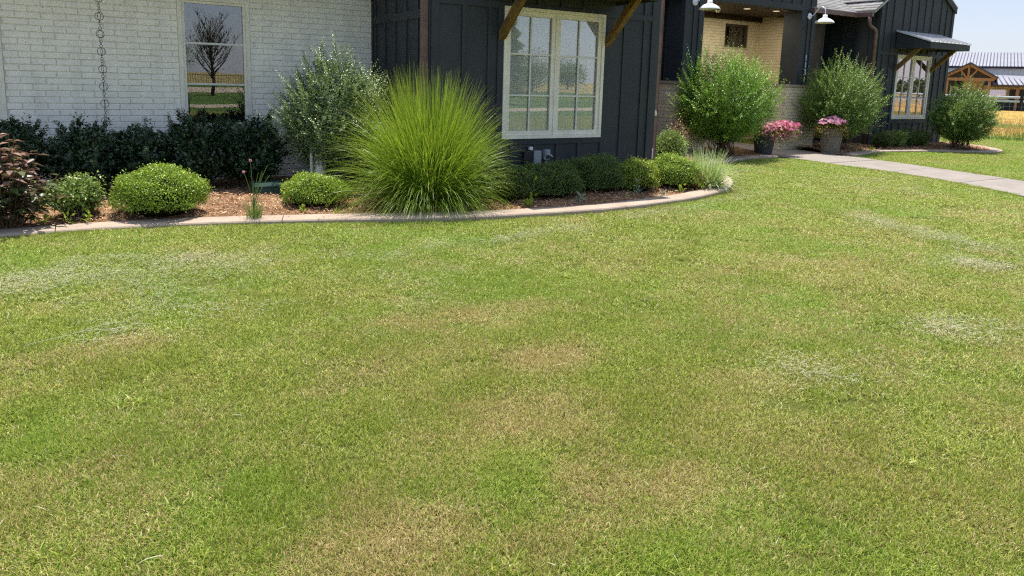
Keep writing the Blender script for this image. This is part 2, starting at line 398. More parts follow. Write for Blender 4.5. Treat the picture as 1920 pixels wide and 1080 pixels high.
def wloc(o):
    v = Vector((0, 0, 0))
    while o is not None: v += o.location; o = o.parent
    return v
def tag(o, label=None, cat=None, group=None, kind=None):
    if label: o['label'] = label
    if cat: o['category'] = cat
    if group: o['group'] = group
    if kind: o['kind'] = kind
    return o
def link(name, data, parent=None, loc=(0, 0, 0)):
    o = D.objects.new(name, data); COL.objects.link(o); o.location = loc
    if parent is not None: o.parent = parent
    return o
def thing(name, loc, label, cat, group=None): return tag(link(name, None, None, loc), label, cat, group)
def part(name, mb, mat, parent=None, kind=None, smooth=False, mtx=None, label=None):
    off = wloc(parent) if parent is not None else (0, 0, 0)
    o = link(name, mb.data(name, mat, off, mtx, smooth), parent)
    return tag(o, label, kind=kind)
def nmesh(name, V, F, mat, attrs=None, smooth=False):
    me = D.meshes.new(name); V = np.asarray(V, np.float32); F = np.asarray(F, np.int32); n, k = F.shape
    me.vertices.add(len(V)); me.vertices.foreach_set('co', V.ravel())
    me.loops.add(n*k); me.loops.foreach_set('vertex_index', F.ravel())
    me.polygons.add(n); me.polygons.foreach_set('loop_start', np.arange(n, dtype=np.int32)*k)
    try: me.polygons.foreach_set('loop_total', np.full(n, k, np.int32))
    except Exception: pass
    if smooth: me.polygons.foreach_set('use_smooth', np.ones(n, bool))
    if attrs:
        for a, d in attrs.items():
            at = me.attributes.new(a, 'FLOAT', 'POINT'); at.data.foreach_set('value', np.asarray(d, np.float32))
    me.update(calc_edges=True); me.validate()
    me.materials.append(M[mat] if isinstance(mat, str) else mat)
    return me

# leaf cloud: every leaf four corners folded along its midrib
def norm(a): return a/np.maximum(np.linalg.norm(a, axis=-1, keepdims=True), 1e-9)
def leaves(P, d, up, L, W, v, fold=.25):
    n = len(P); d = norm(d); s = norm(np.cross(d, up)); nn = np.cross(s, d)
    L = np.broadcast_to(L, n)[:, None]; W = np.broadcast_to(W, n)[:, None]
    mid = P+d*L*.45
    V = np.stack([P, mid+s*W*.5+nn*W*fold, P+d*L-nn*L*.08, mid-s*W*.5+nn*W*fold], 1).reshape(-1, 3)
    i = np.arange(n)[:, None]*4
    F = np.concatenate([i+[0, 1, 2], i+[0, 2, 3]], 1).reshape(-1, 3)
    return V, F, np.repeat(v, 4)
def ribbons(base, d0, L, wd, droop, v0, v1, seg=6, tipw=.12, rnd=None):
    """arching blades: start direction d0, bending down by droop"""
    n = len(base); P = base.copy(); d = norm(d0); out_v = []; rows = []
    side = norm(np.cross(d, np.array([0, 0, 1.])+rng.normal(0, .25, (n, 3))))
    st = (L/seg)[:, None]
    for k in range(seg+1):
        t = k/seg; ww = (wd*np.clip(min(1, .5+3*t)*(1-t*t*(1-tipw)), .05, 1))[:, None]
        rows.append(np.stack([P-side*ww/2, P+side*ww/2], 1)); out_v.append(np.repeat((v0+(v1-v0)*t)[:, None], 2, 1))
        P = P+d*st
        d = d.copy(); d[:, 2] -= droop*(.25+.4*t+1.6*t*t)/seg; d = norm(d)
    V = np.stack(rows, 1).reshape(-1, 3); A = np.stack(out_v, 1).reshape(-1)
    m = (seg+1)*2; i = (np.arange(n)*m)[:, None]
    F = np.concatenate([i+[2*k, 2*k+1, 2*k+3, 2*k+2] for k in range(seg)], 1).reshape(-1, 4)
    return V, F, np.clip(A, 0, 1)
def sph(n, zmin=-1., zmax=1.):
    z = rng.uniform(zmin, zmax, n); a = rng.uniform(0, 2*np.pi, n); r = np.sqrt(1-z*z)
    return np.stack([r*np.cos(a), r*np.sin(a), z], 1)

def foliage(parent, V, F, A, mat, name='foliage'):
    o = link(name, nmesh(name, V, F, mat, {'v': A}), parent); o['kind'] = 'stuff'; return o

def bush(name, loc, h, rx, ry, mat, label, cat='shrub', group=None, stems=300, per=40, L=.035, W=.018, zlow=.1, cz=.5, shoots=.2,
         base_r=.15, rmin=.5, thick=.006, shootlen=.22, tlow=.3, vlo=.0, fill=.55, plumes=0, plen=.3):
    root = thing(name, loc, label, cat, group)
    u = sph(stems, -.75, 1.); C = np.array([0, 0, h*cz])
    up = u[:, 2:] > 0
    ext = np.where(up, np.array([rx, ry, h*(1-cz)]), np.array([rx, ry, h*cz-zlow]))
    lump = 1+.10*np.sin(u[:, 0]*5+loc[0]*3)+.08*np.sin(u[:, 1]*7+u[:, 2]*4+loc[1])
    q = rng.uniform(rmin**2, 1, stems)**.5*lump
    sh = rng.random(stems) < shoots
    E = C+u*ext*q[:, None]
    E += np.where(sh[:, None], norm(u+np.array([0, 0, .5]))*rng.uniform(.05, shootlen, (stems, 1)), 0)
    E[:, 2] = np.maximum(E[:, 2], .03)
    a = rng.uniform(0, 2*np.pi, stems); rr = base_r*np.sqrt(rng.random(stems))
    B0 = np.stack([rr*np.cos(a), rr*np.sin(a), np.zeros(stems)], 1)
    B1 = np.stack([E[:, 0]*.45, E[:, 1]*.45, np.maximum(E[:, 2]*.75, h*.3)], 1)
    t = (tlow+(1-tlow)*(np.arange(per)+rng.random((stems, per)))/per)[..., None]
    P = (1-t)**2*B0[:, None]+2*t*(1-t)*B1[:, None]+t*t*E[:, None]
    T = norm(2*(1-t)*(B1-B0)[:, None]+2*t*(E-B1)[:, None])
    ang = (np.arange(per)*2.4)[None, :, None]+rng.random((stems, 1, 1))*6
    X = norm(np.cross(T, np.array([.3, .2, 1.]))); Y = np.cross(T, X)
    rd = X*np.cos(ang)+Y*np.sin(ang)
    d = norm(T*.55+rd*.85+np.array([0, 0, .12])+rng.normal(0, .18, P.shape))
    upv = norm(np.array([0, 0, 1.])+T*.25+rng.normal(0, .35, P.shape))
    # side twigs: lift leaves off the stem into a spray
    P = P+rd*rng.uniform(0, .05, (stems, per, 1))*min(1, h)
    sz = rng.uniform(.65, 1.1, (stems, per))*(1-.45*t[..., 0]**6)
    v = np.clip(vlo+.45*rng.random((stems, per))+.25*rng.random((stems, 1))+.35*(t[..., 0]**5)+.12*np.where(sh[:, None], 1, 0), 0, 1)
    k = stems*per
    P, d, upv, sz, v = P.reshape(k, 3), d.reshape(k, 3), upv.reshape(k, 3), sz.reshape(k), v.reshape(k)
    m = int(k*fill)                                   # leaves on the short side twigs that fill the crown
    if m:
        u2 = sph(m, -.9, 1.); up2 = u2[:, 2:] > 0
        ext2 = np.where(up2, np.array([rx, ry, h*(1-cz)]), np.array([rx, ry, h*cz-zlow]))
        lump2 = 1+.10*np.sin(u2[:, 0]*5+loc[0]*3)+.08*np.sin(u2[:, 1]*7+u2[:, 2]*4+loc[1])+.07*np.sin(u2[:, 0]*13+u2[:, 2]*11)
        P2 = C+u2*ext2*(lump2*(.50+.34*rng.random(m)**.7))[:, None]
        P = np.concatenate([P, P2]); d = np.concatenate([d, norm(u2*.5+rng.normal(0, .6, P2.shape)+np.array([0, 0, .25]))])
        upv = np.concatenate([upv, norm(u2*.6+np.array([0, 0, .8])+rng.normal(0, .4, P2.shape))]); sz = np.concatenate([sz, rng.uniform(.6, 1.1, m)])
        v = np.concatenate([v, np.clip(vlo+.62*rng.random(m), 0, 1)])
    if plumes:                                        # leafy upright shoots that break the outline
        pk = 34; u3 = sph(plumes, -.35, 1.); up3 = u3[:, 2:] > 0
        ext3 = np.where(up3, np.array([rx, ry, h*(1-cz)]), np.array([rx, ry, h*cz-zlow]))
        lump3 = 1+.10*np.sin(u3[:, 0]*5+loc[0]*3)+.08*np.sin(u3[:, 1]*7+u3[:, 2]*4+loc[1])
        b3 = C+u3*ext3*(lump3*rng.uniform(.66, .90, plumes))[:, None]
        pd = norm(u3*.75+np.array([0, 0, .62])+rng.normal(0, .22, u3.shape)); pl = rng.uniform(.45, 1.25, plumes)*plen
        tt = (np.arange(pk)+rng.random((plumes, pk)))/pk
        bow = rng.normal(0, .12, (plumes, 1, 3))*(tt**2)[..., None]*pl[:, None, None]
        Pp = b3[:, None]+pd[:, None]*(tt*pl[:, None])[..., None]+bow
        X3 = norm(np.cross(pd, np.array([.3, .2, 1.]))); Y3 = np.cross(pd, X3); an = (np.arange(pk)*2.4)[None]+rng.random((plumes, 1))*6
        r3 = X3[:, None]*np.cos(an)[..., None]+Y3[:, None]*np.sin(an)[..., None]
        d3 = norm(pd[:, None]*.7+r3*.8+rng.normal(0, .15, r3.shape)); q3 = plumes*pk
        P = np.concatenate([P, (Pp+r3*.006).reshape(q3, 3)]); d = np.concatenate([d, d3.reshape(q3, 3)])
        upv = np.concatenate([upv, norm(pd[:, None]*.7+np.array([0, 0, .6])+rng.normal(0, .3, r3.shape)).reshape(q3, 3)])
        sz = np.concatenate([sz, (rng.uniform(.7, 1.0, (plumes, pk))*(1-.55*tt**2)).reshape(q3)])
        v = np.concatenate([v, np.clip(vlo+.30*rng.random((plumes, pk))+.22*rng.random((plumes, 1))+.42*tt, 0, 1).reshape(q3)])
    V, F, A = leaves(P, d, upv, L*sz, W*sz, v)
    ok = V[:, 2].reshape(-1, 4).min(1) > .004
    V = V.reshape(-1, 4, 3)[ok].reshape(-1, 3); A = A.reshape(-1, 4)[ok].reshape(-1); n = len(V)//4
    F = (np.arange(n)[:, None]*4+np.array([0, 1, 2, 0, 2, 3])).reshape(-1, 3)
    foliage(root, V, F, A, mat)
    mb = MB()
    for i in range(0, stems, max(1, stems//70)):
        pts = [(1-s_)**2*B0[i]+2*s_*(1-s_)*B1[i]+s_*s_*E[i] for s_ in (0, .25, .5, .75, .97)]
        mb.tube([tuple(np.array(p)+np.array(loc)) for p in pts], [thick, thick*.9, thick*.7, thick*.5, thick*.25], 4, False)
    part('stem', mb, 'stem', root)
    return root

def mound(name, loc, r, h, mat, label, group=None, n=9000, L=.017, W=.011, rough=.10, sprig=.05, ry=None, seed=0.):
    """clipped evergreen: leaves on and just under an uneven dome"""
    root = thing(name, loc, label, 'boxwood', group); ry = ry or r
    u = sph(n, -.28, 1.)
    def shape(u):
        sw = np.array([r, ry, h*.58])
        l = 1+rough*(np.sin(u[:, 0]*6+seed)+np.sin(u[:, 1]*7+1.7*seed)+np.sin(u[:, 2]*8+u[:, 0]*5+seed))*.5
        e = np.abs(u)**.9*np.sign(u)
        return e*sw*l[:, None]+np.array([0, 0, h*.42])
    dep = 1-.16*rng.random(n)**1.6
    P = shape(u); P = (P-np.array([0, 0, h*.42]))*dep[:, None]+np.array([0, 0, h*.42])
    P += rng.normal(0, .010, P.shape)
    spr = rng.random(n) < .07
    P[spr] += u[spr]*rng.uniform(0, sprig, (spr.sum(), 1))
    d = norm(u*.6+rng.normal(0, .6, P.shape)+np.array([0, 0, .35])); upv = norm(u+np.array([0, 0, .5])+rng.normal(0, .5, P.shape))
    sz = rng.uniform(.7, 1.25, n)
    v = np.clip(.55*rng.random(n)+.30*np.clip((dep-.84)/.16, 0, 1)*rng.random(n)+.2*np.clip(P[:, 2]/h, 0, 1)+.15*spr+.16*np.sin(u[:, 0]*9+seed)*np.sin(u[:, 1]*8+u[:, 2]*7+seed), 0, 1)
    ok = P[:, 2] > .01
    V, F, A = leaves(P[ok], d[ok], upv[ok], (L*sz)[ok], (W*sz)[ok], v[ok])
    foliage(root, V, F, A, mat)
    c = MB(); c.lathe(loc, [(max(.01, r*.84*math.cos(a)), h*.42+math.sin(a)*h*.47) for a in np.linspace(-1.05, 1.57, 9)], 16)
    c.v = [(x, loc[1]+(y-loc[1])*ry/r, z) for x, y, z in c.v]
    part('dark_core', c, 'core', root)  # solid shell against see-through, coloured like the shade within
    return root

def inside(px, py, poly):
    r = np.zeros(len(px), bool); n = len(poly)
    for i in range(n):
        x1, y1 = poly[i]; x2, y2 = poly[(i+1) % n]
        c = ((y1 > py) != (y2 > py)) & (px < (x2-x1)*(py-y1)/((y2-y1) or 1e-9)+x1); r ^= c
    return r
def dist_poly(px, py, line):
    dm = np.full(len(px), 1e9)
    for (x1, y1), (x2, y2) in zip(line[:-1], line[1:]):
        dx, dy = x2-x1, y2-y1; t = np.clip(((px-x1)*dx+(py-y1)*dy)/(dx*dx+dy*dy+1e-12), 0, 1)
        dm = np.minimum(dm, np.hypot(px-x1-t*dx, py-y1-t*dy))
    return dm
def spline(pts, k=6):
    P = [Vector((*p, 0)) for p in pts]; o = []
    for i in range(len(P)-1):
        a, b, c, d = P[max(i-1, 0)], P[i], P[i+1], P[min(i+2, len(P)-1)]
        for j in range(k):
            t = j/k; q = .5*((2*b)+(c-a)*t+(2*a-5*b+4*c-d)*t*t+(3*b-a-3*c+d)*t**3); o.append((q.x, q.y))
    o.append((P[-1].x, P[-1].y)); return o
def resample(line, step):
    o = [Vector((*line[0], 0))]; acc = 0
    for a, b in zip(line[:-1], line[1:]):
        a, b = Vector((*a, 0)), Vector((*b, 0)); L = (b-a).length; s_ = step-acc
        while s_ <= L: o.append(a+(b-a)*(s_/L)); s_ += step
        acc = (acc+L) % step
    o.append(Vector((*line[-1], 0))); return [(p.x, p.y) for p in o]
def offset(line, dd):
    o = []
    for i, p in enumerate(line):
        a = Vector(line[max(i-1, 0)]); b = Vector(line[min(i+1, len(line)-1)]); t = (b-a).normalized()
        o.append((p[0]-t.y*dd, p[1]+t.x*dd))
    return o

# ================================================================== GROUND
KERB = spline([(-4.2, 7.42), (-2, 7.5), (-.66, 7.53), (-.01, 7.53), (.7, 7.43), (1.31, 7.27), (2.04, 7.04), (2.84, 6.75), (3.61, 6.53), (4.58, 6.40), (5.32, 6.36),
               (6.37, 6.47), (7.06, 6.61), (7.78, 6.88), (8.45, 7.32), (8.96, 7.84), (9.55, 8.60), (10.15, 9.22), (11.1, 9.66), (12.0, 9.90), (12.75, 9.88)], 7)
KERB2 = spline([(14.95, 9.62), (15.25, 9.62), (15.8, 9.78), (16.5, 9.92), (17.2, 9.86), (18.3, 9.58), (19.0, 9.26), (19.6, 8.98), (20.2, 8.90), (20.75, 9.10), (21.3, 9.55), (21.75, 10.2), (21.95, 11.2)], 7)
PATH_L = spline([(13.55, 11.6), (13.1, 10.6), (13.02, 9.82), (13.0, 9.3), (12.96, 8.73), (12.92, 8.0), (12.82, 7.13), (12.66, 6.45), (12.4, 5.8), (11.92, 4.86), (11.2, 3.7), (9.8, 1.9), (8.0, .2), (5.5, -1.6)], 5)
PATH_R = spline([(15.2, 11.6), (14.95, 10.6), (14.86, 9.82), (14.86, 9.3), (14.81, 8.73), (14.66, 8.1), (14.42, 7.13), (14.25, 6.45), (14.05, 5.8), (13.65, 4.86), (13.0, 3.6), (11.7, 1.5), (9.8, -.5), (7.2, -2.7)], 5)
YB, YF, YP, YG = 10.25, 8.21, 11.43, 11.0

g = MB(); g.v = [(-900, -900, -.10), (900, -900, -.10), (900, 900, -.10), (-900, 900, -.10)]; g.f = [(0, 1, 2, 3)]
tag(part('ground', g, 'field'), kind='structure')
def sheet(name, poly, z, mat):
    m = MB(); m.v = [(x, y, z) for x, y in poly]; m.f = [tuple(range(len(poly)))]
    return tag(part(name, m, mat), kind='structure')
FO = Vector((26.0, 11.15, 0)); FR = Vector((.423, -.906, 0)); FW = Vector((.906, .423, 0))
def fr(u, d): p = FO+FR*u+FW*d; return (p.x, p.y)
sheet('wheat_field', [fr(-22, .35), fr(60, .35), fr(60, 66), fr(-22, 66)], -.012, 'wheat')
sheet('green_strip', [fr(-22, 10), fr(60, 12), fr(60, 17), fr(-22, 15)], -.006, 'weedbank')
sheet('weed_verge', [fr(-22, -.15), fr(60, -.15), fr(60, 2.2), fr(-22, 2.2)], -.004, 'weedbank')
sheet('back_lawn', [(-40, -28), (46, -28), (46, -9), (-40, -9)], -.02, 'backlawn')
sheet('driveway', [(-40, -13.5), (-10, -12), (6, -12.2), (30, -14.5), (46, -16), (46, -20), (28, -18), (6, -15.2), (-10, -15), (-40, -17)], -.012, 'gravel')
sheet('gravel_turnaround', [(-8, -47), (2, -55), (20, -56), (26, -48), (20, -39), (6, -36), (-6, -39)], -.03, 'gravel')
sheet('far_lawn', [(-60, -75), (60, -75), (60, -28), (-60, -28)], -.05, 'backlawn')
# lawn base under the blades
sheet('lawn', [(-9, -9), (24, -9), fr(16, -.2), fr(-14, -.2), (14, 15.5), (-9, 15.5)], 0, 'soil')

# kerbs: cast segments with joints
def kerb(line, name, seglen, zl, zr):
    root = tag(link(name, None, None, (line[0][0], line[0][1], 0)), kind='structure')
    L = resample(line, .11); n = len(L); inn = 6
    per = int(seglen/.11); i = 0
    def prof(p, q, z):
        e = Vector((q[0]-p[0], q[1]-p[1], 0))/.27; P = Vector((*p, 0))
        return [tuple(P+e*a+Vector((0, 0, b))) for a, b in ((0, -.08), (-.004, z-.018), (.006, z-.005), (.022, z), (.248, z+.002), (.264, z-.004), (.27, z-.016), (.27, -.08))]
    IN = offset(L, .27)
    while i < n-1:
        j = min(i+per, n-1)
        if n-1-j < 5: j = n-1
        m = MB(); rows = []
        for k in range(i, j+1):
            z = zl+(zr-zl)*min(1, max(0, (L[k][0]-line[0][0]-4)/3.)) + rng.normal(0, .0008)
            a, b = L[k], IN[k]
            if k == j and j < n-1:
                s_ = .93; a = (L[k-1][0]+(a[0]-L[k-1][0])*s_, L[k-1][1]+(a[1]-L[k-1][1])*s_); b = (IN[k-1][0]+(b[0]-IN[k-1][0])*s_, IN[k-1][1]+(b[1]-IN[k-1][1])*s_)
            rows.append(prof(a, b, z))
        for r in rows: m.v += r
        for r in range(len(rows)-1):
            for c in range(7): m.f.append((r*8+c, r*8+8+c, r*8+9+c, r*8+1+c))
        m.f.append(tuple(range(8))); m.f.append(tuple((len(rows)-1)*8+c for c in reversed(range(8))))
        part('kerb_segment', m, 'kerb', root); i = j
    return root
kerb(KERB, 'kerb', 1.98, .030, .055)
kerb(KERB2, 'kerb', 1.98, .05, .05)

# path slabs
def path():
    root = tag(link('path', None, None, (13.9, 8, 0)), kind='structure')
    # slab joints at about 1.5 m
    A, B = PATH_L, PATH_R; cuts = [0]; acc = 0
    for i in range(1, len(A)):
        acc += math.dist([(A[i-1][q]+B[i-1][q])/2 for q in (0, 1)], [(A[i][q]+B[i][q])/2 for q in (0, 1)])
        if acc > 1.35: cuts.append(i); acc = 0
    if cuts[-1] != len(A)-1: cuts.append(len(A)-1)
    for a, b in zip(cuts[:-1], cuts[1:]):
        la, lb = [Vector((*p, 0)) for p in A[a:b+1]], [Vector((*p, 0)) for p in B[a:b+1]]
        for l in (la, lb):
            l[0] = l[0]+(l[1]-l[0]).normalized()*.011; l[-1] = l[-1]+(l[-2]-l[-1]).normalized()*.011
        poly = [(p.x, p.y) for p in lb]+[(p.x, p.y) for p in reversed(la)]
        z = .012+rng.normal(0, .001)
        if sum(poly[i][0]*poly[(i+1) % len(poly)][1]-poly[(i+1) % len(poly)][0]*poly[i][1] for i in range(len(poly))) < 0: poly.reverse()
        part('slab', MB().prism(poly, -.09, z), 'path', root)
    # porch apron behind the planters
    part('apron', MB().prism([(13.6, 11.61), (15.15, 11.61), (15.15, 13.8), (11.9, 13.8), (11.9, 11.61)], -.09, .010), 'path', root)
path()

# planting beds
BED = offset(KERB, .22)+[(12.95, 10.3), (13.3, 11.2), (13.4, 11.75), (11.0, 12.1), (7.7, 12.1), (7.7, 8.3), (3.75, 8.3), (3.75, 10.27), (-4.2, 10.27)]
BED2 = offset(KERB2, .22)+[(21.2, 11.02), (17.75, 11.02), (17.6, 12.1), (15.3, 12.1), (15.15, 11.0), (14.95, 10.3), (14.9, 9.72)]
def bumps(x, y): return .014*np.sin(x*5.1+y*2.3)+.010*np.sin(x*11.7-y*8.1)+.008*np.sin(y*17+x*3.3)
def bedz(x, y, line): return .030+np.clip(dist_poly(x, y, line)-.25, 0, .5)*.06+bumps(x, y)*np.clip((dist_poly(x, y, line)-.25)*4, .15, 1)
def bed(poly, line, name, step):
    xs = [p[0] for p in poly]; ys = [p[1] for p in poly]
    gx = np.arange(min(xs), max(xs), step); gy = np.arange(min(ys), max(ys), step)
    X, Y = np.meshgrid(gx, gy, indexing='ij'); nx, ny = X.shape
    Z = bedz(X.ravel(), Y.ravel(), line)+rng.normal(0, .004, X.size)
    V = np.stack([X.ravel(), Y.ravel(), Z], 1)
    ins = inside(X.ravel()+step/2, Y.ravel()+step/2, poly).reshape(nx, ny)
    ii, jj = np.nonzero(ins[:-1, :-1]); a = ii*ny+jj
    F = np.stack([a, a+ny, a+ny+1, a+1], 1)
    used = np.unique(F); re = np.full(len(V), -1); re[used] = np.arange(len(used))
    o = link(name, nmesh(name, V[used], re[F], 'mulchbase', smooth=True)); tag(o, kind='structure')
bed(BED, KERB, 'planting_bed', .06); bed(BED2, KERB2, 'planting_bed', .08)
def mulch(poly, line, n, name, big=1.):
    xs = [p[0] for p in poly]; ys = [p[1] for p in poly]
    x = rng.uniform(max(-1.6, min(xs)), max(xs), n*3); y = rng.uniform(min(ys), max(ys), n*3)
    dl = dist_poly(x, y, line)
    ok = inside(x, y, poly) & (dl > .285) & (rng.random(n*3) < np.where(dl < 1.7, 1, .25))
    x, y = x[ok][:n], y[ok][:n]; k = len(x)
    z = bedz(x, y, line)+rng.uniform(0, .02, k)+.004
    a = rng.uniform(0, 2*np.pi, k); d = np.stack([np.cos(a), np.sin(a), rng.normal(0, .28, k)], 1)
    up = norm(np.stack([rng.normal(0, .45, k), rng.normal(0, .45, k), np.ones(k)], 1))
    sp_ = rng.random(k) < .006; near = resample(line, .05); q_ = rng.integers(0, len(near), k)
    io = offset(near, .27)
    for i in np.nonzero(sp_)[0]:
        f_ = rng.random()**.6; a_, b_ = near[q_[i]], io[q_[i]]; x[i], y[i], z[i] = a_[0]+(b_[0]-a_[0])*f_, a_[1]+(b_[1]-a_[1])*f_, .052; d[i, 2] = 0
    L = rng.gamma(3., .011, k).clip(.012, .09)*big; W = rng.uniform(.004, .013, k)*big
    V, F, A = leaves(np.stack([x, y, z], 1), d, up, L, W, np.clip(rng.normal(.52, .24, k), 0, 1), .12)
    o = link(name, nmesh(name, V, F, 'chip', {'v': A})); tag(o, kind='stuff')
mulch(BED, KERB, 46000, 'wood_mulch'); mulch(BED2, KERB2, 9000, 'wood_mulch', 1.5)

# ================================================================== LAWN
def blade_patch(name, size, n, wd, h0, h1, mat):
    base = np.stack([rng.uniform(-size/2, size/2, n), rng.uniform(-size/2, size/2, n), np.full(n, -.004)], 1)
    # tuft clustering
    cl = rng.uniform(-size/2, size/2, (n//9+1, 2)); w_ = rng.random(n) < .72
    base[w_, :2] = cl[rng.integers(0, len(cl), w_.sum())]+rng.normal(0, .010, (w_.sum(), 2))
    a = rng.uniform(0, 2*np.pi, n); lean = np.abs(rng.normal(.85, .5, n))
    d = np.stack([np.cos(a)*lean, np.sin(a)*lean, np.ones(n)], 1)
    L = rng.uniform(h0, h1, n)
    s = norm(np.cross(d, np.array([0, 0, 1.])+rng.normal(0, .3, (n, 3)))); d = norm(d)
    d2 = norm(d+np.stack([np.cos(a)*.55, np.sin(a)*.55, -.25*np.ones(n)], 1)*rng.uniform(.2, 1.2, (n, 1)))
    ww = (wd*rng.uniform(.7, 1.25, n))[:, None]; m1 = base+d*(L*.55)[:, None]; tip = m1+d2*(L*.5)[:, None]
    V = np.stack([base-s*ww*.5, base+s*ww*.5, m1+s*ww*.45, m1-s*ww*.45, tip], 1).reshape(-1, 3)
    i = np.arange(n)[:, None]*5
    F = np.concatenate([i+[0, 1, 2], i+[0, 2, 3], i+[3, 2, 4]], 1).reshape(-1, 3)
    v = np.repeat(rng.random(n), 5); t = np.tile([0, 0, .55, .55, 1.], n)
    return D.objects.new(name, nmesh(name, V, F, mat, {'v': v, 't': t}))
def clip_patch(name, n, R, L0, L1, wd):
    r = R*rng.random(n)**.7; a = rng.uniform(0, 2*np.pi, n)
    P = np.stack([r*np.cos(a), r*np.sin(a), rng.uniform(.022, .044, n)], 1)
    b = rng.normal(.35, 1.6, n); d = np.stack([np.cos(b), np.sin(b), rng.normal(0, .16, n)], 1)
    L = rng.uniform(L0, L1, n)
    V, F, A = ribbons(P, d, L, np.full(n, wd), rng.uniform(-.2, .45, n), rng.random(n), rng.random(n), 3, .3)
    return D.objects.new(name, nmesh(name, V, F, 'clip', {'v': A}))
def scatter(name, srcs, P, rot, scl, idx):
    """one lawn object: blade tufts on points through geometry nodes"""
    c = D.collections.new(name+'_tufts')
    for i, o in enumerate(srcs): o.name = '%s_tuft_%02d' % (name, i); c.objects.link(o)
    me = D.meshes.new(name); me.vertices.add(len(P)); me.vertices.foreach_set('co', np.asarray(P, np.float32).ravel())
    for nm, ty, dat, key in (('rot', 'FLOAT', rot, 'value'), ('idx', 'INT', idx, 'value')):
        at = me.attributes.new(nm, ty, 'POINT'); at.data.foreach_set(key, np.asarray(dat, np.float32 if ty == 'FLOAT' else np.int32))
    at = me.attributes.new('scl', 'FLOAT_VECTOR', 'POINT'); at.data.foreach_set('vector', np.asarray(scl, np.float32).ravel())
    o = link(name, me); tag(o, kind='stuff')
    gn = D.node_groups.new(name, 'GeometryNodeTree')
    gn.interface.new_socket('Geometry', in_out='INPUT', socket_type='NodeSocketGeometry'); gn.interface.new_socket('Geometry', in_out='OUTPUT', socket_type='NodeSocketGeometry')
    a = gn.nodes.new('NodeGroupInput'); z = gn.nodes.new('NodeGroupOutput')
    ip = gn.nodes.new('GeometryNodeInstanceOnPoints'); ci = gn.nodes.new('GeometryNodeCollectionInfo')
    ci.inputs['Collection'].default_value = c; ci.inputs['Separate Children'].default_value = True; ci.inputs['Reset Children'].default_value = True
    def na(nm, ty):
        q = gn.nodes.new('GeometryNodeInputNamedAttribute'); q.data_type = ty; q.inputs['Name'].default_value = nm
        return [s_ for s_ in q.outputs if s_.enabled and s_.name == 'Attribute'][0]
    cx = gn.nodes.new('ShaderNodeCombineXYZ'); gn.links.new(na('rot', 'FLOAT'), cx.inputs['Z'])
    L = gn.links.new
    L(a.outputs[0], ip.inputs['Points']); L(ci.outputs[0], ip.inputs['Instance']); ip.inputs['Pick Instance'].default_value = True
    L(na('idx', 'INT'), ip.inputs['Instance Index']); L(cx.outputs[0], ip.inputs['Rotation']); L(na('scl', 'FLOAT_VECTOR'), ip.inputs['Scale'])
    L(ip.outputs[0], z.inputs[0])
    md = o.modifiers.new('tufts', 'NODES'); md.node_group = gn
    return o
KO = resample(KERB, .06); PL = resample(PATH_L, .1); PR = resample(PATH_R, .1); KO2 = resample(KERB2, .1)
PATHPOLY = PATH_L+PATH_R[::-1]
LAWNPOLY = KERB[:]+[(12.9, 9.8)]+[p for p in PATH_L if p[1] < 9.8]+[(1.2, -1.6), (-2.6, 1.2), (-4.2, 7.4)]
LAWN2 = [(14.9, 9.6)]+KERB2+[(21.4, 11.3), fr(-7.0, -.2), fr(10, -.2), (15.5, .5)]+[p for p in PATH_R if 2 < p[1] < 9.5][::-1]
def lawn(poly, n0, name, edge):
    xs = [p[0] for p in poly]; ys = [p[1] for p in poly]
    N0 = int((max(xs)-min(xs))*(max(ys)-min(ys))*380)
    x = rng.uniform(min(xs), max(xs), N0); y = rng.uniform(min(ys), max(ys), N0)
    d = np.hypot(x, y)
    s = np.clip(.9+(d-3)*.16, .9, 2.3)              # tuft patches grow with distance
    de = np.minimum.reduce([dist_poly(x, y, l) for l in edge])
    s = np.minimum(s, np.clip(de/.085, .28, 9))
    half = .125*s
    dens = 6.4/(4*half*half)                        # covers the ground about three times
    keep = inside(x, y, poly) & (rng.random(N0) < dens/380*np.where(s < .6, .9, 1)) & (de > .015+.06*s)
    x, y, s = x[keep], y[keep], s[keep]; k = len(x)
    zs = rng.uniform(.75, 1.25, k)*(1+.08*np.sin(x*4.3+y*2.1)+.08*np.sin(y*6.7-x*3.9+1))*np.where(s < .6, .85, 1)
    print(name, 'patches', k)
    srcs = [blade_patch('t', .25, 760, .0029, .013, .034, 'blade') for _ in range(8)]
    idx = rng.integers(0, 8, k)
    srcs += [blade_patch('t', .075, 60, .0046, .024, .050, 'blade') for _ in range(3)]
    m = int(450*min(1, n0)); cxy = rng.uniform((-1, 1), (9, 7.5), (max(60, m//7), 2)); q = cxy[rng.integers(0, len(cxy), m)]+rng.normal(0, .16, (m, 2))
    if m:
        kk = inside(q[:, 0], q[:, 1], poly) & (np.minimum.reduce([dist_poly(q[:, 0], q[:, 1], l) for l in edge]) > .06); q = q[kk]; m = len(q)
        x, y, s, zs, idx = np.append(x, q[:, 0]), np.append(y, q[:, 1]), np.append(s, rng.uniform(.7, 1.5, m)), np.append(zs, rng.uniform(.7, 1.1, m)), np.append(idx, rng.integers(8, 11, m)); k += m
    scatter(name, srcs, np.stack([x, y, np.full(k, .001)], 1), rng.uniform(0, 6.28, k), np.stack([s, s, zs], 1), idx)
lawn(LAWNPOLY, 1, 'lawn_grass', [KO, PL])
lawn(LAWN2, 0, 'lawn_grass', [PR, KO2])
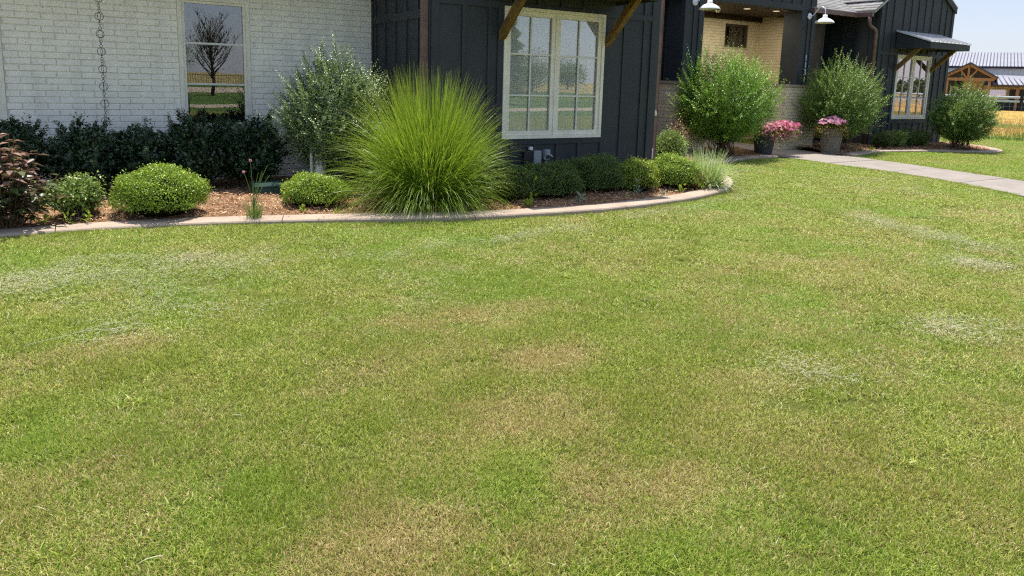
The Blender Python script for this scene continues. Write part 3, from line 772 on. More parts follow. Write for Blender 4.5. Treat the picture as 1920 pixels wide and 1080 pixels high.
# dry clippings lying in streaks and scattered straws
STREAK = [([(-.9, 6.0), (-.06, 5.93), (.48, 6.0), (.9, 5.75), (1.47, 5.7)], .30, 46), ([(-.8, 5.7), (-.1, 5.65), (.4, 5.8)], .25, 22), ([(2.0, 5.4), (2.81, 5.54), (3.9, 5.62), (4.59, 5.75)], .16, 22), ([(5.0, 5.95), (6.4, 6.1), (7.9, 6.5), (8.9, 7.2)], .10, 20),
          ([(7.95, 4.9), (7.61, 4.16), (7.5, 3.26)], .17, 44), ([(6.55, 3.15), (6.75, 2.85)], .16, 16), ([(4.45, 2.25), (4.95, 1.95)], .2, 12),
          ([(1.5, 4.2), (2.6, 4.9)], .5, 8), ([(.3, 4.6), (1.0, 5.2)], .4, 16), ([(3.2, 2.1), (3.6, 2.0)], .2, 5), ([(9, 8.0), (11, 9.0)], .2, 14), ([(9.6, 6.2), (11.6, 6.8)], .6, 26)]
px, py = [], []
for line, spread, n in STREAK:
    q = resample(line, .05)
    for _ in range(n*2):
        p = random.choice(q); px.append(p[0]+random.gauss(0, spread)); py.append(p[1]+random.gauss(0, spread*.7))
px = np.array(px); py = np.array(py)
ok = inside(px, py, LAWNPOLY) & (np.minimum(dist_poly(px, py, KO), dist_poly(px, py, PL)) > .08); px, py = px[ok], py[ok]; k = len(px); s = rng.uniform(.6, 1.5, k)
scatter('dry_clippings', [clip_patch('c', 70, .15, .008, .034, .0017) for _ in range(6)], np.stack([px, py, np.zeros(k)], 1), rng.uniform(-.8, .8, k), np.stack([s, s, np.ones(k)], 1), rng.integers(0, 6, k))
def straws():
    n = 190
    x = rng.uniform(-.5, 5.2, n*3); y = rng.uniform(1.1, 6.2, n*3); ok = inside(x, y, LAWNPOLY) & (rng.random(n*3) < np.clip(1.5/np.hypot(x, y), .1, .7)) & (dist_poly(x, y, KO) > .25)
    x, y = x[ok][:n], y[ok][:n]; n = len(x)
    a = rng.uniform(0, 6.28, n); L = rng.gamma(2.2, .017, n).clip(.015, .11)
    V, F, A = ribbons(np.stack([x, y, rng.uniform(.028, .042, n)], 1), np.stack([np.cos(a), np.sin(a), rng.normal(.05, .12, n)], 1), L, rng.uniform(.0012, .0028, n), rng.uniform(0, 1.3, n), rng.random(n)*.6, rng.random(n)*.6, 5, .4)
    Vs, Fs, As = [V], [F], [A]; b = len(V)
    for pts in ([(-.33, 4.36), (-.09, 4.49), (.15, 4.58), (.25, 4.68)], [(-.09, 4.47), (.12, 4.48), (.3, 4.46)], [(3.17, 2.16), (3.3, 2.04), (3.38, 2.0)]):
        m = MB().tube([(p[0], p[1], .034+.006*math.sin(i*1.3)) for i, p in enumerate(spline(pts, 4))], .0019, 4); 
        Vs.append(np.array(m.v)); Fs.append(np.array([f for f in m.f if len(f) == 4])+b); As.append(np.full(len(m.v), .4)); b += len(m.v)
    o = link('dry_straws', nmesh('dry_straws', np.concatenate(Vs), np.concatenate(Fs), 'clip', {'v': np.concatenate(As)})); tag(o, kind='stuff')
straws()

# ================================================================== HOUSE
house = thing('house', (3.8, 8.2, 0), 'white painted brick house with charcoal board and batten bays behind the planting beds', 'house')

def rects(x0, x1, z0, z1, holes):
    xs = sorted({x0, x1, *[h for q in holes for h in q[:2] if x0 < h < x1]}); zs = sorted({z0, z1, *[h for q in holes for h in q[2:] if z0 < h < z1]})
    o = []
    for a, b in zip(xs[:-1], xs[1:]):
        for c, d in zip(zs[:-1], zs[1:]):
            m, n = (a+b)/2, (c+d)/2
            if not any(q[0] < m < q[1] and q[2] < n < q[3] for q in holes): o.append((a, b, c, d))
    return o
class Frame:
    """wall frame: u along the wall, w out of it, z up"""
    def __init__(s, o, u, n): s.o = Vector((*o, 0)); s.u = Vector((*u, 0)); s.n = Vector((*n, 0))
    def p(s, u, w, z): q = s.o+s.u*u+s.n*w; return (q.x, q.y, z)
    def box(s, mb, u0, u1, w0, w1, z0, z1):
        return mb.hexa([s.p(u0, w1, z0), s.p(u1, w1, z0), s.p(u1, w0, z0), s.p(u0, w0, z0), s.p(u0, w1, z1), s.p(u1, w1, z1), s.p(u1, w0, z1), s.p(u0, w0, z1)])

# ---- painted brick
BH, BL, JT = .0762, .254, .0095
def brick_mesh(L, H, dep=.03):
    m = MB(); c = .0035; x, z = L/2, H/2
    r = lambda s_: rng.normal(0, s_)
    bk = [(-x, dep, -z), (x, dep, -z), (x, dep, z), (-x, dep, z)]
    md = [(-x+r(.0006), c, -z+r(.0006)), (x+r(.0006), c, -z+r(.0006)), (x+r(.0006), c, z+r(.0006)), (-x+r(.0006), c, z+r(.0006))]
    ft = [(px_*(1-c/x)+r(.0016), r(.0008), pz_*(1-c/z*.9)+r(.0018)) for px_, _, pz_ in bk]
    m.v = bk+md+ft
    for q in range(4):
        e = (q+1) % 4; m.f += [(q, e, 4+e, 4+q), (4+q, 4+e, 8+e, 8+q)]
    m.f.append((8, 9, 10, 11)); return m
def brick_wall(name, fr_, u0, u1, z0, z1, holes, mat, mort, keep=None, parent=house, label=None, nind=300):
    """mortar bed, then the bricks: nearest ones single, the rest joined"""
    mb = MB()
    for a, b, c, d in rects(u0, u1, z0, z1, holes): fr_.box(mb, a, b, -.10, -.0085, c, d)
    root = part(name, mb, mort, parent, label=label)
    off = wloc(root)
    items = []; k = 0; z = z0
    while z < z1-.02:
        h = min(BH, z1-z)-JT; u = u0-(BL/2 if k % 2 else 0)+rng.normal(0, .004)
        while u < u1:
            a, b = max(u, u0), min(u+BL-JT, u1); u += BL
            segs = [(a, b)]
            for q in holes:
                if q[2] < z+h and q[3] > z+.004:
                    ns = []
                    for s_ in segs:
                        if q[1] <= s_[0] or q[0] >= s_[1]: ns.append(s_)
                        else:
                            if s_[0] < q[0]: ns.append((s_[0], q[0]-.004))
                            if s_[1] > q[1]: ns.append((q[1]+.004, s_[1]))
                    segs = ns
            for s_ in segs:
                if s_[1]-s_[0] > .03: items.append(((s_[0]+s_[1])/2, z+h/2+JT/2, s_[1]-s_[0], h))
        z += BH; k += 1
    if keep: items.sort(key=keep)
    one, rest = (items[:nind], items[nind:]) if nind else ([], items)
    std = [brick_mesh(BL-JT, BH-JT).data('brick', mat) for _ in range(10)]
    ang = math.atan2(fr_.u.y, fr_.u.x)
    for (u, z, L, h) in one:
        P = Vector(fr_.p(u, rng.normal(0, .0012), z))
        full = abs(L-(BL-JT)) < .002 and abs(h-(BH-JT)) < .002
        o = link('brick', random.choice(std) if full else brick_mesh(L, h).data('brick', mat), root, P-off)
        o.rotation_euler = (rng.normal(0, .003), rng.normal(0, .0035), ang+rng.normal(0, .003))
    if rest:
        big = MB()
        for (u, z, L, h) in rest:
            m = brick_mesh(L, h); dw = rng.normal(0, .0012)
            b = len(big.v)
            for (x, y, q) in m.v: big.v.append(fr_.p(u+x, -y+dw, z+q))
            big.f += [tuple(b+i for i in f) for f in m.f]
        part('brick', big, mat, root, kind='stuff')
    return root
FB = Frame((0, YB), (1, 0), (0, -1))
W1 = (1.16, 2.05, .74, 2.46); W0 = (-1.60, -.72, .74, 2.46)
brick_wall('brick_wall', FB, -4.5, 3.80, 0, 2.94, [W1, W0], 'brick', 'mortar',
           keep=lambda q: 0 if False else (0 if (.62 < q[1] < 2.5 and q[0] > -1.0) else 100)+math.hypot(q[0], YB))

# ---- windows
def double_hung(W, lites, dark=True, name='window', parent=house, fy=YB):
    x0, x1, z0, z1 = W
    fm = MB(); y0, y1 = fy-.012, fy+.09
    t = .05
    fm.box(x0, x0+t, y0, y1, z0, z1).box(x1-t, x1, y0, y1, z0, z1).box(x0+t, x1-t, y0, y1, z1-t, z1).box(x0-.02, x1+.02, fy-.045, y1, z0-.035, z0+.03)
    win = part(name, fm, 'cream', parent)
    s_ = MB(); t2 = t+.035
    s_.box(x0+t+.001, x0+t2, y0+.018, y1, z0+.031, z1-t-.001).box(x1-t2, x1-t-.001, y0+.018, y1, z0+.031, z1-t-.001)
    s_.box(x0+t2, x1-t2, y0+.018, y1, z1-t2, z1-t-.001).box(x0+t2, x1-t2, y0+.018, y1, z0+.031, z0+.08)
    part('sash', s_, 'cream', win)
    gx0, gx1, gz0, gz1 = x0+t2, x1-t2, z0+.08, z1-t2
    zz = [gz0]+list(lites)+[gz1]
    for z in lites: part('muntin', MB().box(gx0, gx1, y0+.030, y0+.052, z-.013, z+.013), 'muntin', win)
    for a, b in zip(zz[:-1], zz[1:]):
        a2 = a+(.013 if a != gz0 else 0); b2 = b-(.013 if b != gz1 else 0)
        part('pane', MB().box(gx0, gx1, y0+.044, y0+.050, a2, b2), 'glass', win)
    return win
double_hung(W1, (1.335, 1.865)); double_hung(W0, (1.335, 1.865))
rm = MB()
for W in (W1, W0):
    x0, x1, z0, z1 = W
    rm.box(x0-.9, x1+.9, YB+2.6, YB+2.7, z0-.9, z1+.5).box(x0-.92, x0-.9, YB+.101, YB+2.6, z0-.9, z1+.5).box(x1+.9, x1+.92, YB+.101, YB+2.6, z0-.9, z1+.5)
    rm.box(x0-.9, x1+.9, YB+.101, YB+2.6, z0-.92, z0-.9).box(x0-.9, x1+.9, YB+.101, YB+2.6, z1+.5, z1+.52)
part('room', rm, 'room', house)

def casement(fr_, u0, u1, z0, z1, rows, parent, gl='glass', blinds=True, slat=.058):
    """pair of casements with muntins, panes and closed blinds"""
    fm = MB(); t = .045
    for a in ((u0, u0+t, z0, z1), (u1-t, u1, z0, z1), (u0+t, u1-t, z1-t, z1), (u0+t, u1-t, z0, z0+t)): fr_.box(fm, a[0], a[1], -.06, .034, a[2], a[3])
    win = part('window', fm, 'cream', parent); um = (u0+u1)/2
    mb = MB(); fr_.box(mb, um-.012, um+.012, -.06, .026, z0+t, z1-t); part('mullion', mb, 'cream', win)
    for a, b in ((u0+t, um-.012), (um+.012, u1-t)):
        s_ = MB(); q = .062; a, b = a+.002, b-.002; c, d = z0+t+.002, z1-t-.002
        fr_.box(s_, a, a+q, -.05, .016, c, d); fr_.box(s_, b-q, b, -.05, .016, c, d); fr_.box(s_, a+q, b-q, -.05, .016, d-q, d); fr_.box(s_, a+q, b-q, -.05, .016, c, c+q)
        part('sash', s_, 'cream', win)
        ga, gb, gc, gd = a+q, b-q, c+q, d-q; gm = (ga+gb)/2; zz = [gc]+list(rows)+[gd]
        m = MB(); fr_.box(m, gm-.011, gm+.011, -.030, .004, gc, gd); part('muntin', m, 'muntin', win)
        for z in rows:
            for e, f in ((ga, gm-.011), (gm+.011, gb)):
                m = MB(); fr_.box(m, e, f, -.030, .003, z-.011, z+.011); part('muntin', m, 'muntin', win)
        for i in range(len(zz)-1):
            for e, f in ((ga, gm-.011), (gm+.011, gb)):
                m = MB(); fr_.box(m, e, f, -.019, -.014, zz[i]+(.011 if i else 0), zz[i+1]-(.011 if i < len(zz)-2 else 0)); part('pane', m, gl, win)
        if blinds:
            off = wloc(win); z = gc-.01
            while z < gd:
                m = MB(); h = slat
                m.hexa([fr_.p(ga-.01, -.030, z), fr_.p(gb+.01, -.030, z), fr_.p(gb+.01, -.033, z), fr_.p(ga-.01, -.033, z),
                        fr_.p(ga-.01, -.042, z+h*1.06), fr_.p(gb+.01, -.042, z+h*1.06), fr_.p(gb+.01, -.045, z+h*1.06), fr_.p(ga-.01, -.045, z+h*1.06)])
                part('blind_slat', m, 'blind', win); z += h
    bk = MB(); fr_.box(bk, u0+.01, u1-.01, -.16, -.14, z0+.01, z1-.01); part('window_backing', bk, 'blind' if blinds else 'room', win)
    return win

# ---- board and batten walls
def siding_wall(name, fr_, u0, u1, z0, z1, bat, hole=None, inner=(), bands=(), corner=(.10, .10), parent=house, top=None, bw=.05):
    """backing, boards between battens, battens and bands: each piece its own"""
    bk = MB()
    for a, b, c, d in rects(u0, u1, z0, z1 if top is None else z1, [hole] if hole else []): fr_.box(bk, a, b, -.12, -.014, c, d)
    if top: bk.hexa([fr_.p(*q) for q in top['back']])
    root = part(name, bk, 'siding', parent)
    zt = (lambda u: z1) if top is None else top['z']
    def board(a, b, c, d, nm, w0, w1, sl=False):
        if b-a < .015 or d-c < .02: return
        m = MB(); q0, q1 = (zt(a), zt(b)) if sl else (d, d); dw = rng.normal(0, .0008) if nm == 'board' else 0
        m.hexa([fr_.p(a, w1+dw, c), fr_.p(b, w1+dw, c), fr_.p(b, w0, c), fr_.p(a, w0, c), fr_.p(a, w1+dw, q0), fr_.p(b, w1+dw, q1), fr_.p(b, w0, q1), fr_.p(a, w0, q0)])
        part(nm, m, 'siding', root)
    zb = sorted(bands); ed = [z0]+[z for b in zb for z in b]+[None]
    spans = [(ed[i], ed[i+1]) for i in range(0, len(ed), 2)]
    for a, b in zb: board(u0+corner[0], u1-corner[1], a, b, 'trim_band', -.013, .019) if not hole else None
    if hole:
        for a, b in zb:
            if b < hole[2]+.01 : board(max(u0+corner[0], hole[0]-.0), min(u1-corner[1], hole[1]+.0), a, b, 'trim_band', -.013, .019)
            else: board(u0+corner[0], u1-corner[1], a, b, 'trim_band', -.013, .019)
    if corner[0]: board(u0, u0+corner[0], z0, zt(u0), 'corner_board', -.013, .022, top is not None)
    if corner[1]: board(u1-corner[1], u1, z0, zt(u1), 'corner_board', -.013, .022, top is not None)
    L, R = u0+corner[0], u1-corner[1]
    def columns(lo, hi, bs, spans_):
        bs = [b for b in bs if lo+.02 < b < hi-bw-.02]; ed_ = [lo]+[q for b in bs for q in (b, b+bw)]+[hi]
        for c, d in spans_:
            for i in range(0, len(ed_), 2): board(ed_[i]+.001, ed_[i+1]-.001, c, d if d is not None else z1, 'board', -.0135, rng.uniform(-.001, .001), d is None)
            for b in bs: board(b, b+bw, c, d if d is not None else z1, 'batten', -.0135, .019, d is None)
    if hole:
        tr = .09
        full = [(s_[0], s_[1]) for s_ in ([(z0, zb[-1][0]), (zb[-1][1], None)] if zb and zb[-1][0] > hole[2] else [(z0, None)])]
        columns(L, hole[0]-tr, bat, full); columns(hole[1]+tr, R, bat, full)
        for q in (hole[0]-tr, hole[1]+.001): board(q, q+tr-.001, z0, zb[-1][0] if zb else z1, 'batten', -.0135, .020)
        lowtop = min([b[0] for b in zb if b[0] < hole[2]]+[hole[2]])
        columns(hole[0], hole[1], inner, [(z0, lowtop)]); columns(hole[0]-tr, hole[1]+tr, list(inner), [(zb[-1][1], None)])
    else: columns(L, R, bat, spans)
    return root

# bay front (gabled), its two sides
FF = Frame((3.80, YF), (1, 0), (0, -1)); BW = 3.78
gz = lambda u: 2.86+min(u, BW-u)*.62
top = {'z': gz, 'back': [(0, -.02, 2.86), (BW, -.02, 2.86), (BW, -.12, 2.86), (0, -.12, 2.86), (BW/2-.01, -.02, gz(BW/2)), (BW/2+.01, -.02, gz(BW/2)), (BW/2+.01, -.12, gz(BW/2)), (BW/2-.01, -.12, gz(BW/2))]}
BWIN = (1.05, 2.735, .71, 2.46)
bats = [.43, .81, 3.09, 3.47]
bay = siding_wall('siding_wall', FF, 0, BW, .06, 2.86, bats, BWIN, [1.19, 1.57, 1.95, 2.33], [(.63, .709), (2.425, 2.505)], (.105, .15), top=top)
casement(FF, *BWIN, (1.30, 1.85), house)
FL = Frame((3.80, YB), (0, -1), (-1, 0))
siding_wall('siding_wall', FL, 0, YB-YF, .06, 2.86, [.12, .50, .88, 1.26, 1.64], None, (), [(2.25, 2.36)], (.06, .10))
FRr = Frame((3.80+BW, YF), (0, 1), (1, 0))
siding_wall('siding_wall', FRr, 0, 3.9, .06, 2.86, [.4, .78, 1.16, 1.54, 1.92, 2.3, 2.68, 3.06, 3.44], None, (), [], (.10, .10))
# recess wall between the bay and the porch
FRc = Frame((7.72, 12.25), (1, 0), (0, -1))
siding_wall('siding_wall', FRc, 0, 4.6, .06, 4.3, [.38*i for i in range(1, 12)], None, (), [], (.1, .1))

# bay foundation strip
part('footing', MB().box(3.83, 7.56, YF+.01, YF+.10, -.05, .059).box(3.81, 3.87, YF+.10, YB-.02, -.05, .059), 'kerb', house)

# roofs
def slab(pts, t): 
    m = MB(); m.hexa([(x, y, z-t) for x, y, z in pts]+pts); return m
part('roof', slab([(-9, 9.60, 3.04), (3.55, 9.60, 3.04), (3.55, 15.5, 6.0), (-9, 15.5, 6.0)], .14), 'shingle', house)
cx = 3.80+BW/2; ez, rz_ = 2.93, 2.86+BW/2*.62+.12
part('roof', slab([(3.70, YF-.02, ez-.06), (cx, YF-.02, rz_), (cx, 15.5, rz_), (3.70, 15.5, ez-.06)], .08), 'darktrim', house)
part('roof', slab([(cx, YF-.02, rz_), (7.68, YF-.02, ez-.06), (7.68, 15.5, ez-.06), (cx, 15.5, rz_)], .08), 'darktrim', house)
part('roof', slab([(7.7, 11.95, 4.45), (11.2, 11.95, 4.45), (11.2, 15.5, 6.1), (7.7, 15.5, 6.1)], .14), 'shingle', house)
part('roof', slab([(11.0, 11.30, 4.20), (15.8, 11.30, 4.20), (15.8, 15.5, 6.2), (11.0, 15.5, 6.2)], .14), 'shingle', house)
part('soffit', MB().box(-9, 3.5, 9.64, YB-.001, 2.945, 2.955), 'siding', house)

# knee braces and awnings
def awning(fr_, u0, u1, bu, parent, proj=.94, zb=3.06, zf=2.77):
    m = MB()
    m.hexa([fr_.p(u0, proj, zf-.015), fr_.p(u1, proj, zf-.015), fr_.p(u1, .02, zb-.015), fr_.p(u0, .02, zb-.015), fr_.p(u0, proj, zf), fr_.p(u1, proj, zf), fr_.p(u1, .02, zb), fr_.p(u0, .02, zb)])
    root = part('awning', m, 'metal_roof', parent)
    n = int((u1-u0)/.19)
    for i in range(n+1):
        u = u0+.012+(u1-u0-.024)*i/n; r = MB()
        r.hexa([fr_.p(u-.011, proj, zf+.001), fr_.p(u+.011, proj, zf+.001), fr_.p(u+.011, .02, zb+.001), fr_.p(u-.011, .02, zb+.001), fr_.p(u-.007, proj, zf+.026), fr_.p(u+.007, proj, zf+.026), fr_.p(u+.007, .02, zb+.026), fr_.p(u-.007, .02, zb+.026)])
        part('roof_rib', r, 'metal_roof', root)
    f = MB(); fr_.box(f, u0+.03, u1-.03, proj-.06, proj-.015, zf-.17, zf-.016); part('fascia', f, 'siding', root)
    for u in (u0+.03, u1-.07):
        f = MB(); f.hexa([fr_.p(u, proj-.061, zf-.17), fr_.p(u+.04, proj-.061, zf-.17), fr_.p(u+.04, .022, zf-.17), fr_.p(u, .022, zf-.17), fr_.p(u, proj-.061, zf-.017), fr_.p(u+.04, proj-.061, zf-.017), fr_.p(u+.04, .022, zb-.02), fr_.p(u, .022, zb-.02)])
        part('end_board', f, 'siding', root)
    f = MB(); fr_.box(f, u0+.071, u1-.071, .022, proj-.062, zf-.12, zf-.10); part('soffit', f, 'ceiling_wood', root)
    for u in bu:
        b = MB().beam(fr_.p(u, -.02, 2.04), fr_.p(u, .63, 2.655), .09, .095, tuple(fr_.n)); part('brace', b, 'brace', root)
    return root
awning(FF, .86, 2.98, (1.02, 2.79), house)

# ---- downspouts
def spout(pts, wx, wy, name='downspout'):
    m = MB()
    for a, b in zip(pts[:-1], pts[1:]):
        if abs(a[0]-b[0])+abs(a[1]-b[1]) < .01: m.box(a[0]-wx/2, a[0]+wx/2, a[1]-wy/2, a[1]+wy/2, min(a[2], b[2]), max(a[2], b[2]))
        else: m.beam(a, b, wx, wy, (0, 1, .2))
    # ribs pressed into the front
    z0, z1 = min(p[2] for p in pts), max(p[2] for p in pts)
    return m
ds = spout([(3.742, 8.27, .12), (3.742, 8.27, 2.80)], .088, .07)
for i in (-1, 0, 1): ds.box(3.742+i*.024-.005, 3.742+i*.024+.005, 8.27-.040, 8.27-.035, .12, 2.8)
part('downspout', ds, 'copper', house)
part('downspout', spout([(7.635, 8.262, .10), (7.635, 8.262, 2.80)], .09, .07).box(7.675, 7.685, 8.222, 8.226, .1, 2.8), 'copper', house)
fo = MB().lathe((7.622, 8.222, 1.055), [(.001, -.045), (.022, -.035), (.028, 0), (.018, .03), (.004, .055)], 8); part('foam_blob', fo, 'foam', house)
part('caulk_strip', MB().box(7.565, 7.583, 8.176, 8.186, .26, .52), 'pvc', house)
# brick house gutter above the rain chain
part('gutter', MB().box(-9, 3.45, 9.51, 9.60, 2.93, 3.04), 'copper', house)

# ---- porch
FP = Frame((0, YP), (1, 0), (0, -1))
def pier(x0, x1, y0, y1, nm='brick_pier'):
    p = None
    fr1 = Frame((x0, y0), (1, 0), (0, -1)); fr2 = Frame((x0, y1), (0, -1), (-1, 0))
    a = brick_wall(nm, fr1, 0, x1-x0, 0, 1.52, [], 'brick_tan', 'mortar_tan', nind=0)
    b = brick_wall(nm, fr2, 0, y1-y0-.001, 0, 1.52, [], 'brick_tan', 'mortar_tan', nind=0)
    part('pier_core', MB().box(x0+.11, x1-.002, y0+.11, y1, 0, 1.515), 'mortar_tan', a)
    part('cap', MB().box(x0-.03, x1+.03, y0-.03, y1+.03, 1.521, 1.585), 'kerb', a)
pier(11.11, 12.02, 11.30, 12.0); pier(14.70, 15.88, 11.30, 12.0)
def column(x0, x1, y0, y1):
    m = MB().box(x0, x1, y0, y1, 1.586, 3.36); r = part('porch_column', m, 'siding', house)
    for a, b in ((x0-.018, x0+.13), (x1-.13, x1+.018)):
        part('corner_board', MB().box(a, b, y0-.02, y0-.001, 1.587, 3.359), 'siding', r)
    part('batten', MB().box((x0+x1)/2-.025, (x0+x1)/2+.025, y0-.02, y0-.001, 1.587, 3.359), 'siding', r)
    part('corner_board', MB().box(x0-.019, x0-.001, y0-.001, y0+.11, 1.587, 3.359), 'siding', r)
    return r
column(11.29, 11.83, YP, 11.95); column(15.19, 15.70, YP, 11.95)
bm = part('porch_beam', MB().box(11.0, 15.75, YP+.02, YP+.20, 3.361, 4.20), 'siding', house)
part('trim_band', MB().box(11.83, 15.19, YP-.02, YP+.019, 3.362, 3.50), 'siding', bm)
for i in range(13):
    x = 11.2+i*.36
    part('batten', MB().box(x, x+.05, YP-.0, YP+.019, 3.502, 4.19), 'siding', bm)
pc = MB().box(11.0, 15.75, YP+.201, 14.6, 3.43, 3.47).box(15.751, 17.74, 11.75, 14.6, 3.43, 3.47); ceil = part('porch_ceiling', pc, 'ceiling_wood', house)
for x, y in ((14.47, 12.51), (15.49-.1, 12.36), (13.2, 12.9)):
    ld = D.lights.new('porch_downlight', 'AREA'); ld.shape = 'DISK'; ld.size = .13; ld.energy = 4.2; ld.color = (1, .89, .70)
    lo = D.objects.new('porch_downlight', ld); COL.objects.link(lo); lo.location = (x, y, 3.39)
    part('recessed_light', MB().lathe((x, y, 3.395), [(.001, .030), (.075, .030), (.085, .033), (.085, .0345)], 16, cap=True), 'downlight', ceil)
part('security_camera', MB().lathe((13.43, 12.5, 3.33), [(.001, -.07), (.04, -.055), (.055, -.02), (.058, .02), (.05, .02), (.05, .098)], 14), 'lampin', ceil, smooth=True)
FPb = Frame((11.3, 13.9), (1, 0), (0, -1)); FPr = Frame((16.65, 13.9), (0, -1), (-1, 0))
SW = (3.98, 4.90, 2.58, 3.20)
brick_wall('brick_wall', FPb, 0, 5.45, 0, 3.40, [SW], 'brick_tan', 'mortar_tan', nind=0)
brick_wall('brick_wall', FPr, .001, .95, 0, 3.40, [], 'brick_tan', 'mortar_tan', nind=0)
sw = MB()
for a in ((SW[0], SW[0]+.07, SW[2], SW[3]), (SW[1]-.07, SW[1], SW[2], SW[3]), (SW[0]+.07, SW[1]-.07, SW[3]-.07, SW[3]), (SW[0]+.07, SW[1]-.07, SW[2], SW[2]+.07)): FPb.box(sw, a[0], a[1], -.099, -.03, a[2], a[3])
sw = part('window', sw, 'darktrim', house); pm = MB(); FPb.box(pm, SW[0]+.07, SW[1]-.07, -.09, -.08, SW[2]+.07, SW[3]-.07); part('pane', pm, 'glass', sw)
pm = MB(); FPb.box(pm, SW[0], SW[1], -.4, -.35, SW[2], SW[3]); part('window_backing', pm, 'room', sw)
part('wall_plate', MB().box(11.3, 16.65, 13.82, 13.898, 3.30, 3.429), 'ceiling_wood', house)
part('doorway_wall', MB().box(16.66, 16.8, 11.9, 12.95, 0, 3.43).box(15.72, 16.66, 14.0, 14.1, 3.401, 3.43), 'room', house)
# brick beside the entry with its pale corner board
FE = Frame((15.85, 12.30), (1, 0), (0, -1))
brick_wall('brick_wall', FE, 0, 1.05, 0, 3.28, [], 'brick_tan', 'mortar_tan', nind=0)
part('door_casing', MB().box(16.902, 17.02, 12.25, 12.36, 0, 3.26), 'lampin', house)
part('doorway_wall', MB().box(17.02, 17.74, 12.9, 13.0, 0, 3.4), 'room', house)

# ---- right wing (gabled)
FG = Frame((17.75, YG), (1, 0), (0, -1)); GW = 3.49
gg = lambda u: 3.80+min(u, GW-u)*.56
top = {'z': gg, 'back': [(0, -.02, 3.79), (GW, -.02, 3.79), (GW, -.12, 3.79), (0, -.12, 3.79), (GW/2-.01, -.02, gg(GW/2)), (GW/2+.01, -.02, gg(GW/2)), (GW/2+.01, -.12, gg(GW/2)), (GW/2-.01, -.12, gg(GW/2))]}
GWIN = (.92, 2.565, .75, 2.46)
siding_wall('siding_wall', FG, 0, GW, .06, 3.79, [.22, .55, 2.80, 3.10], GWIN, [1.03, 1.36, 1.69, 2.02, 2.35], [(.64, .749), (2.425, 2.52)], (.10, .11), top=top)
casement(FG, *GWIN, (1.30, 1.87), house, 'glass_far')
awning(FG, .74, 2.72, (.88, 2.57), house)
FGl = Frame((17.75, 14.2), (0, -1), (-1, 0))
siding_wall('siding_wall', FGl, 0, 3.2, .06, 3.79, [.36*i for i in range(1, 9)], None, (), [], (.1, .1))
part('wing_side', MB().box(GW+17.63, GW+17.75, 11.13, 16, .06, 3.79), 'siding', house)
gx = 17.75+GW/2; gr = gg(GW/2)+.10
rk = MB()
for s_ in (0, 1):
    a, b = (17.72, 3.80+.03), (gx, gr)
    if s_: a = (17.78+GW, 3.83)
    p = [(a[0], YG-.055, a[1]-.15), (b[0], YG-.055, b[1]-.15), (b[0], YG-.024, b[1]-.15), (a[0], YG-.024, a[1]-.15), (a[0], YG-.055, a[1]), (b[0], YG-.055, b[1]), (b[0], YG-.024, b[1]), (a[0], YG-.024, a[1])]
    part('rake_board', MB().hexa(p), 'siding', house)
part('roof', slab([(gx, YG-.06, gr+.03), (17.8+GW, YG-.06, 3.86), (17.8+GW, 16, 3.86), (gx, 16, gr+.03)], .03), 'shingle', house)

# shingled connector roof and the wing's left slope, laid shingle by shingle
def shingle_rows(P0, along, upslope, nrm, L, rows, clip=None):
    P0, a, u, n = Vector(P0), Vector(along).normalized(), Vector(upslope).normalized(), Vector(nrm).normalized()
    V, F, A = [], [], []
    for r in range(rows):
        x = -rng.uniform(0, .25)
        while x < L:
            w_ = rng.uniform(.12, .30); x0, x1 = max(0, x), min(L, x+w_); x += w_
            if x1-x0 < .02: continue
            s0 = r*.13; lift = rng.uniform(.004, .012)
            q = [P0+a*x0+u*s0+n*lift, P0+a*(x1-.004)+u*s0+n*lift, P0+a*(x1-.004)+u*(s0+.15)+n*.001, P0+a*x0+u*(s0+.15)+n*.001]
            if clip and not clip((q[0]+q[2])/2): continue
            b = len(V); lo = [q[0]-n*.012, q[1]-n*.012]
            V += [tuple(p) for p in q+lo]; F += [(b, b+1, b+2, b+3), (b+4, b+5, b+1, b)]; A += [rng.random()]*6
    return V, F, A
base = part('roof', slab([(15.55, 11.44, 3.47), (17.45, 11.44, 3.47), (17.45, 15.5, 5.5), (15.55, 15.5, 5.5)], .08), 'shingle', house)
V, F, A = shingle_rows((15.55, 11.42, 3.468), (1, 0, 0), (0, 1, .5), (0, -.5, 1), 2.15, 20)
off = Vector(wloc(base)); o = link('shingles', nmesh('shingles', [tuple(Vector(v)-off) for v in V], F, 'shingle', {'v': A}), base); o['kind'] = 'stuff'
base = part('roof', slab([(17.40, 10.94, 3.50), (gx, 10.94, gr+.03), (gx, 16, gr+.03), (17.40, 16, 3.50)], .06), 'shingle', house)
sl = Vector((gx-17.4, 0, gr+.03-3.50))
V, F, A = shingle_rows((17.39, 14.4, 3.508), (0, -1, 0), tuple(sl), (-sl.z, 0, sl.x), 3.46, 15)
o = link('shingles', nmesh('shingles', [tuple(Vector(v)-off) for v in V], F, 'shingle', {'v': A}), base); o['kind'] = 'stuff'
part('gutter', MB().box(15.55, 17.40, 11.36, 11.44, 3.35, 3.455).box(17.32, 17.40, 10.97, 11.36, 3.35, 3.455), 'copper', house)
part('downspout', MB().tube([(17.36, 11.05, 3.36), (17.36, 11.05, 3.22), (17.40, 11.05, 3.13), (17.58, 11.04, 3.07), (17.66, 11.03, 3.0), (17.675, 11.03, 2.9), (17.675, 11.03, .12)], .045, 10), 'copper', house, smooth=True)

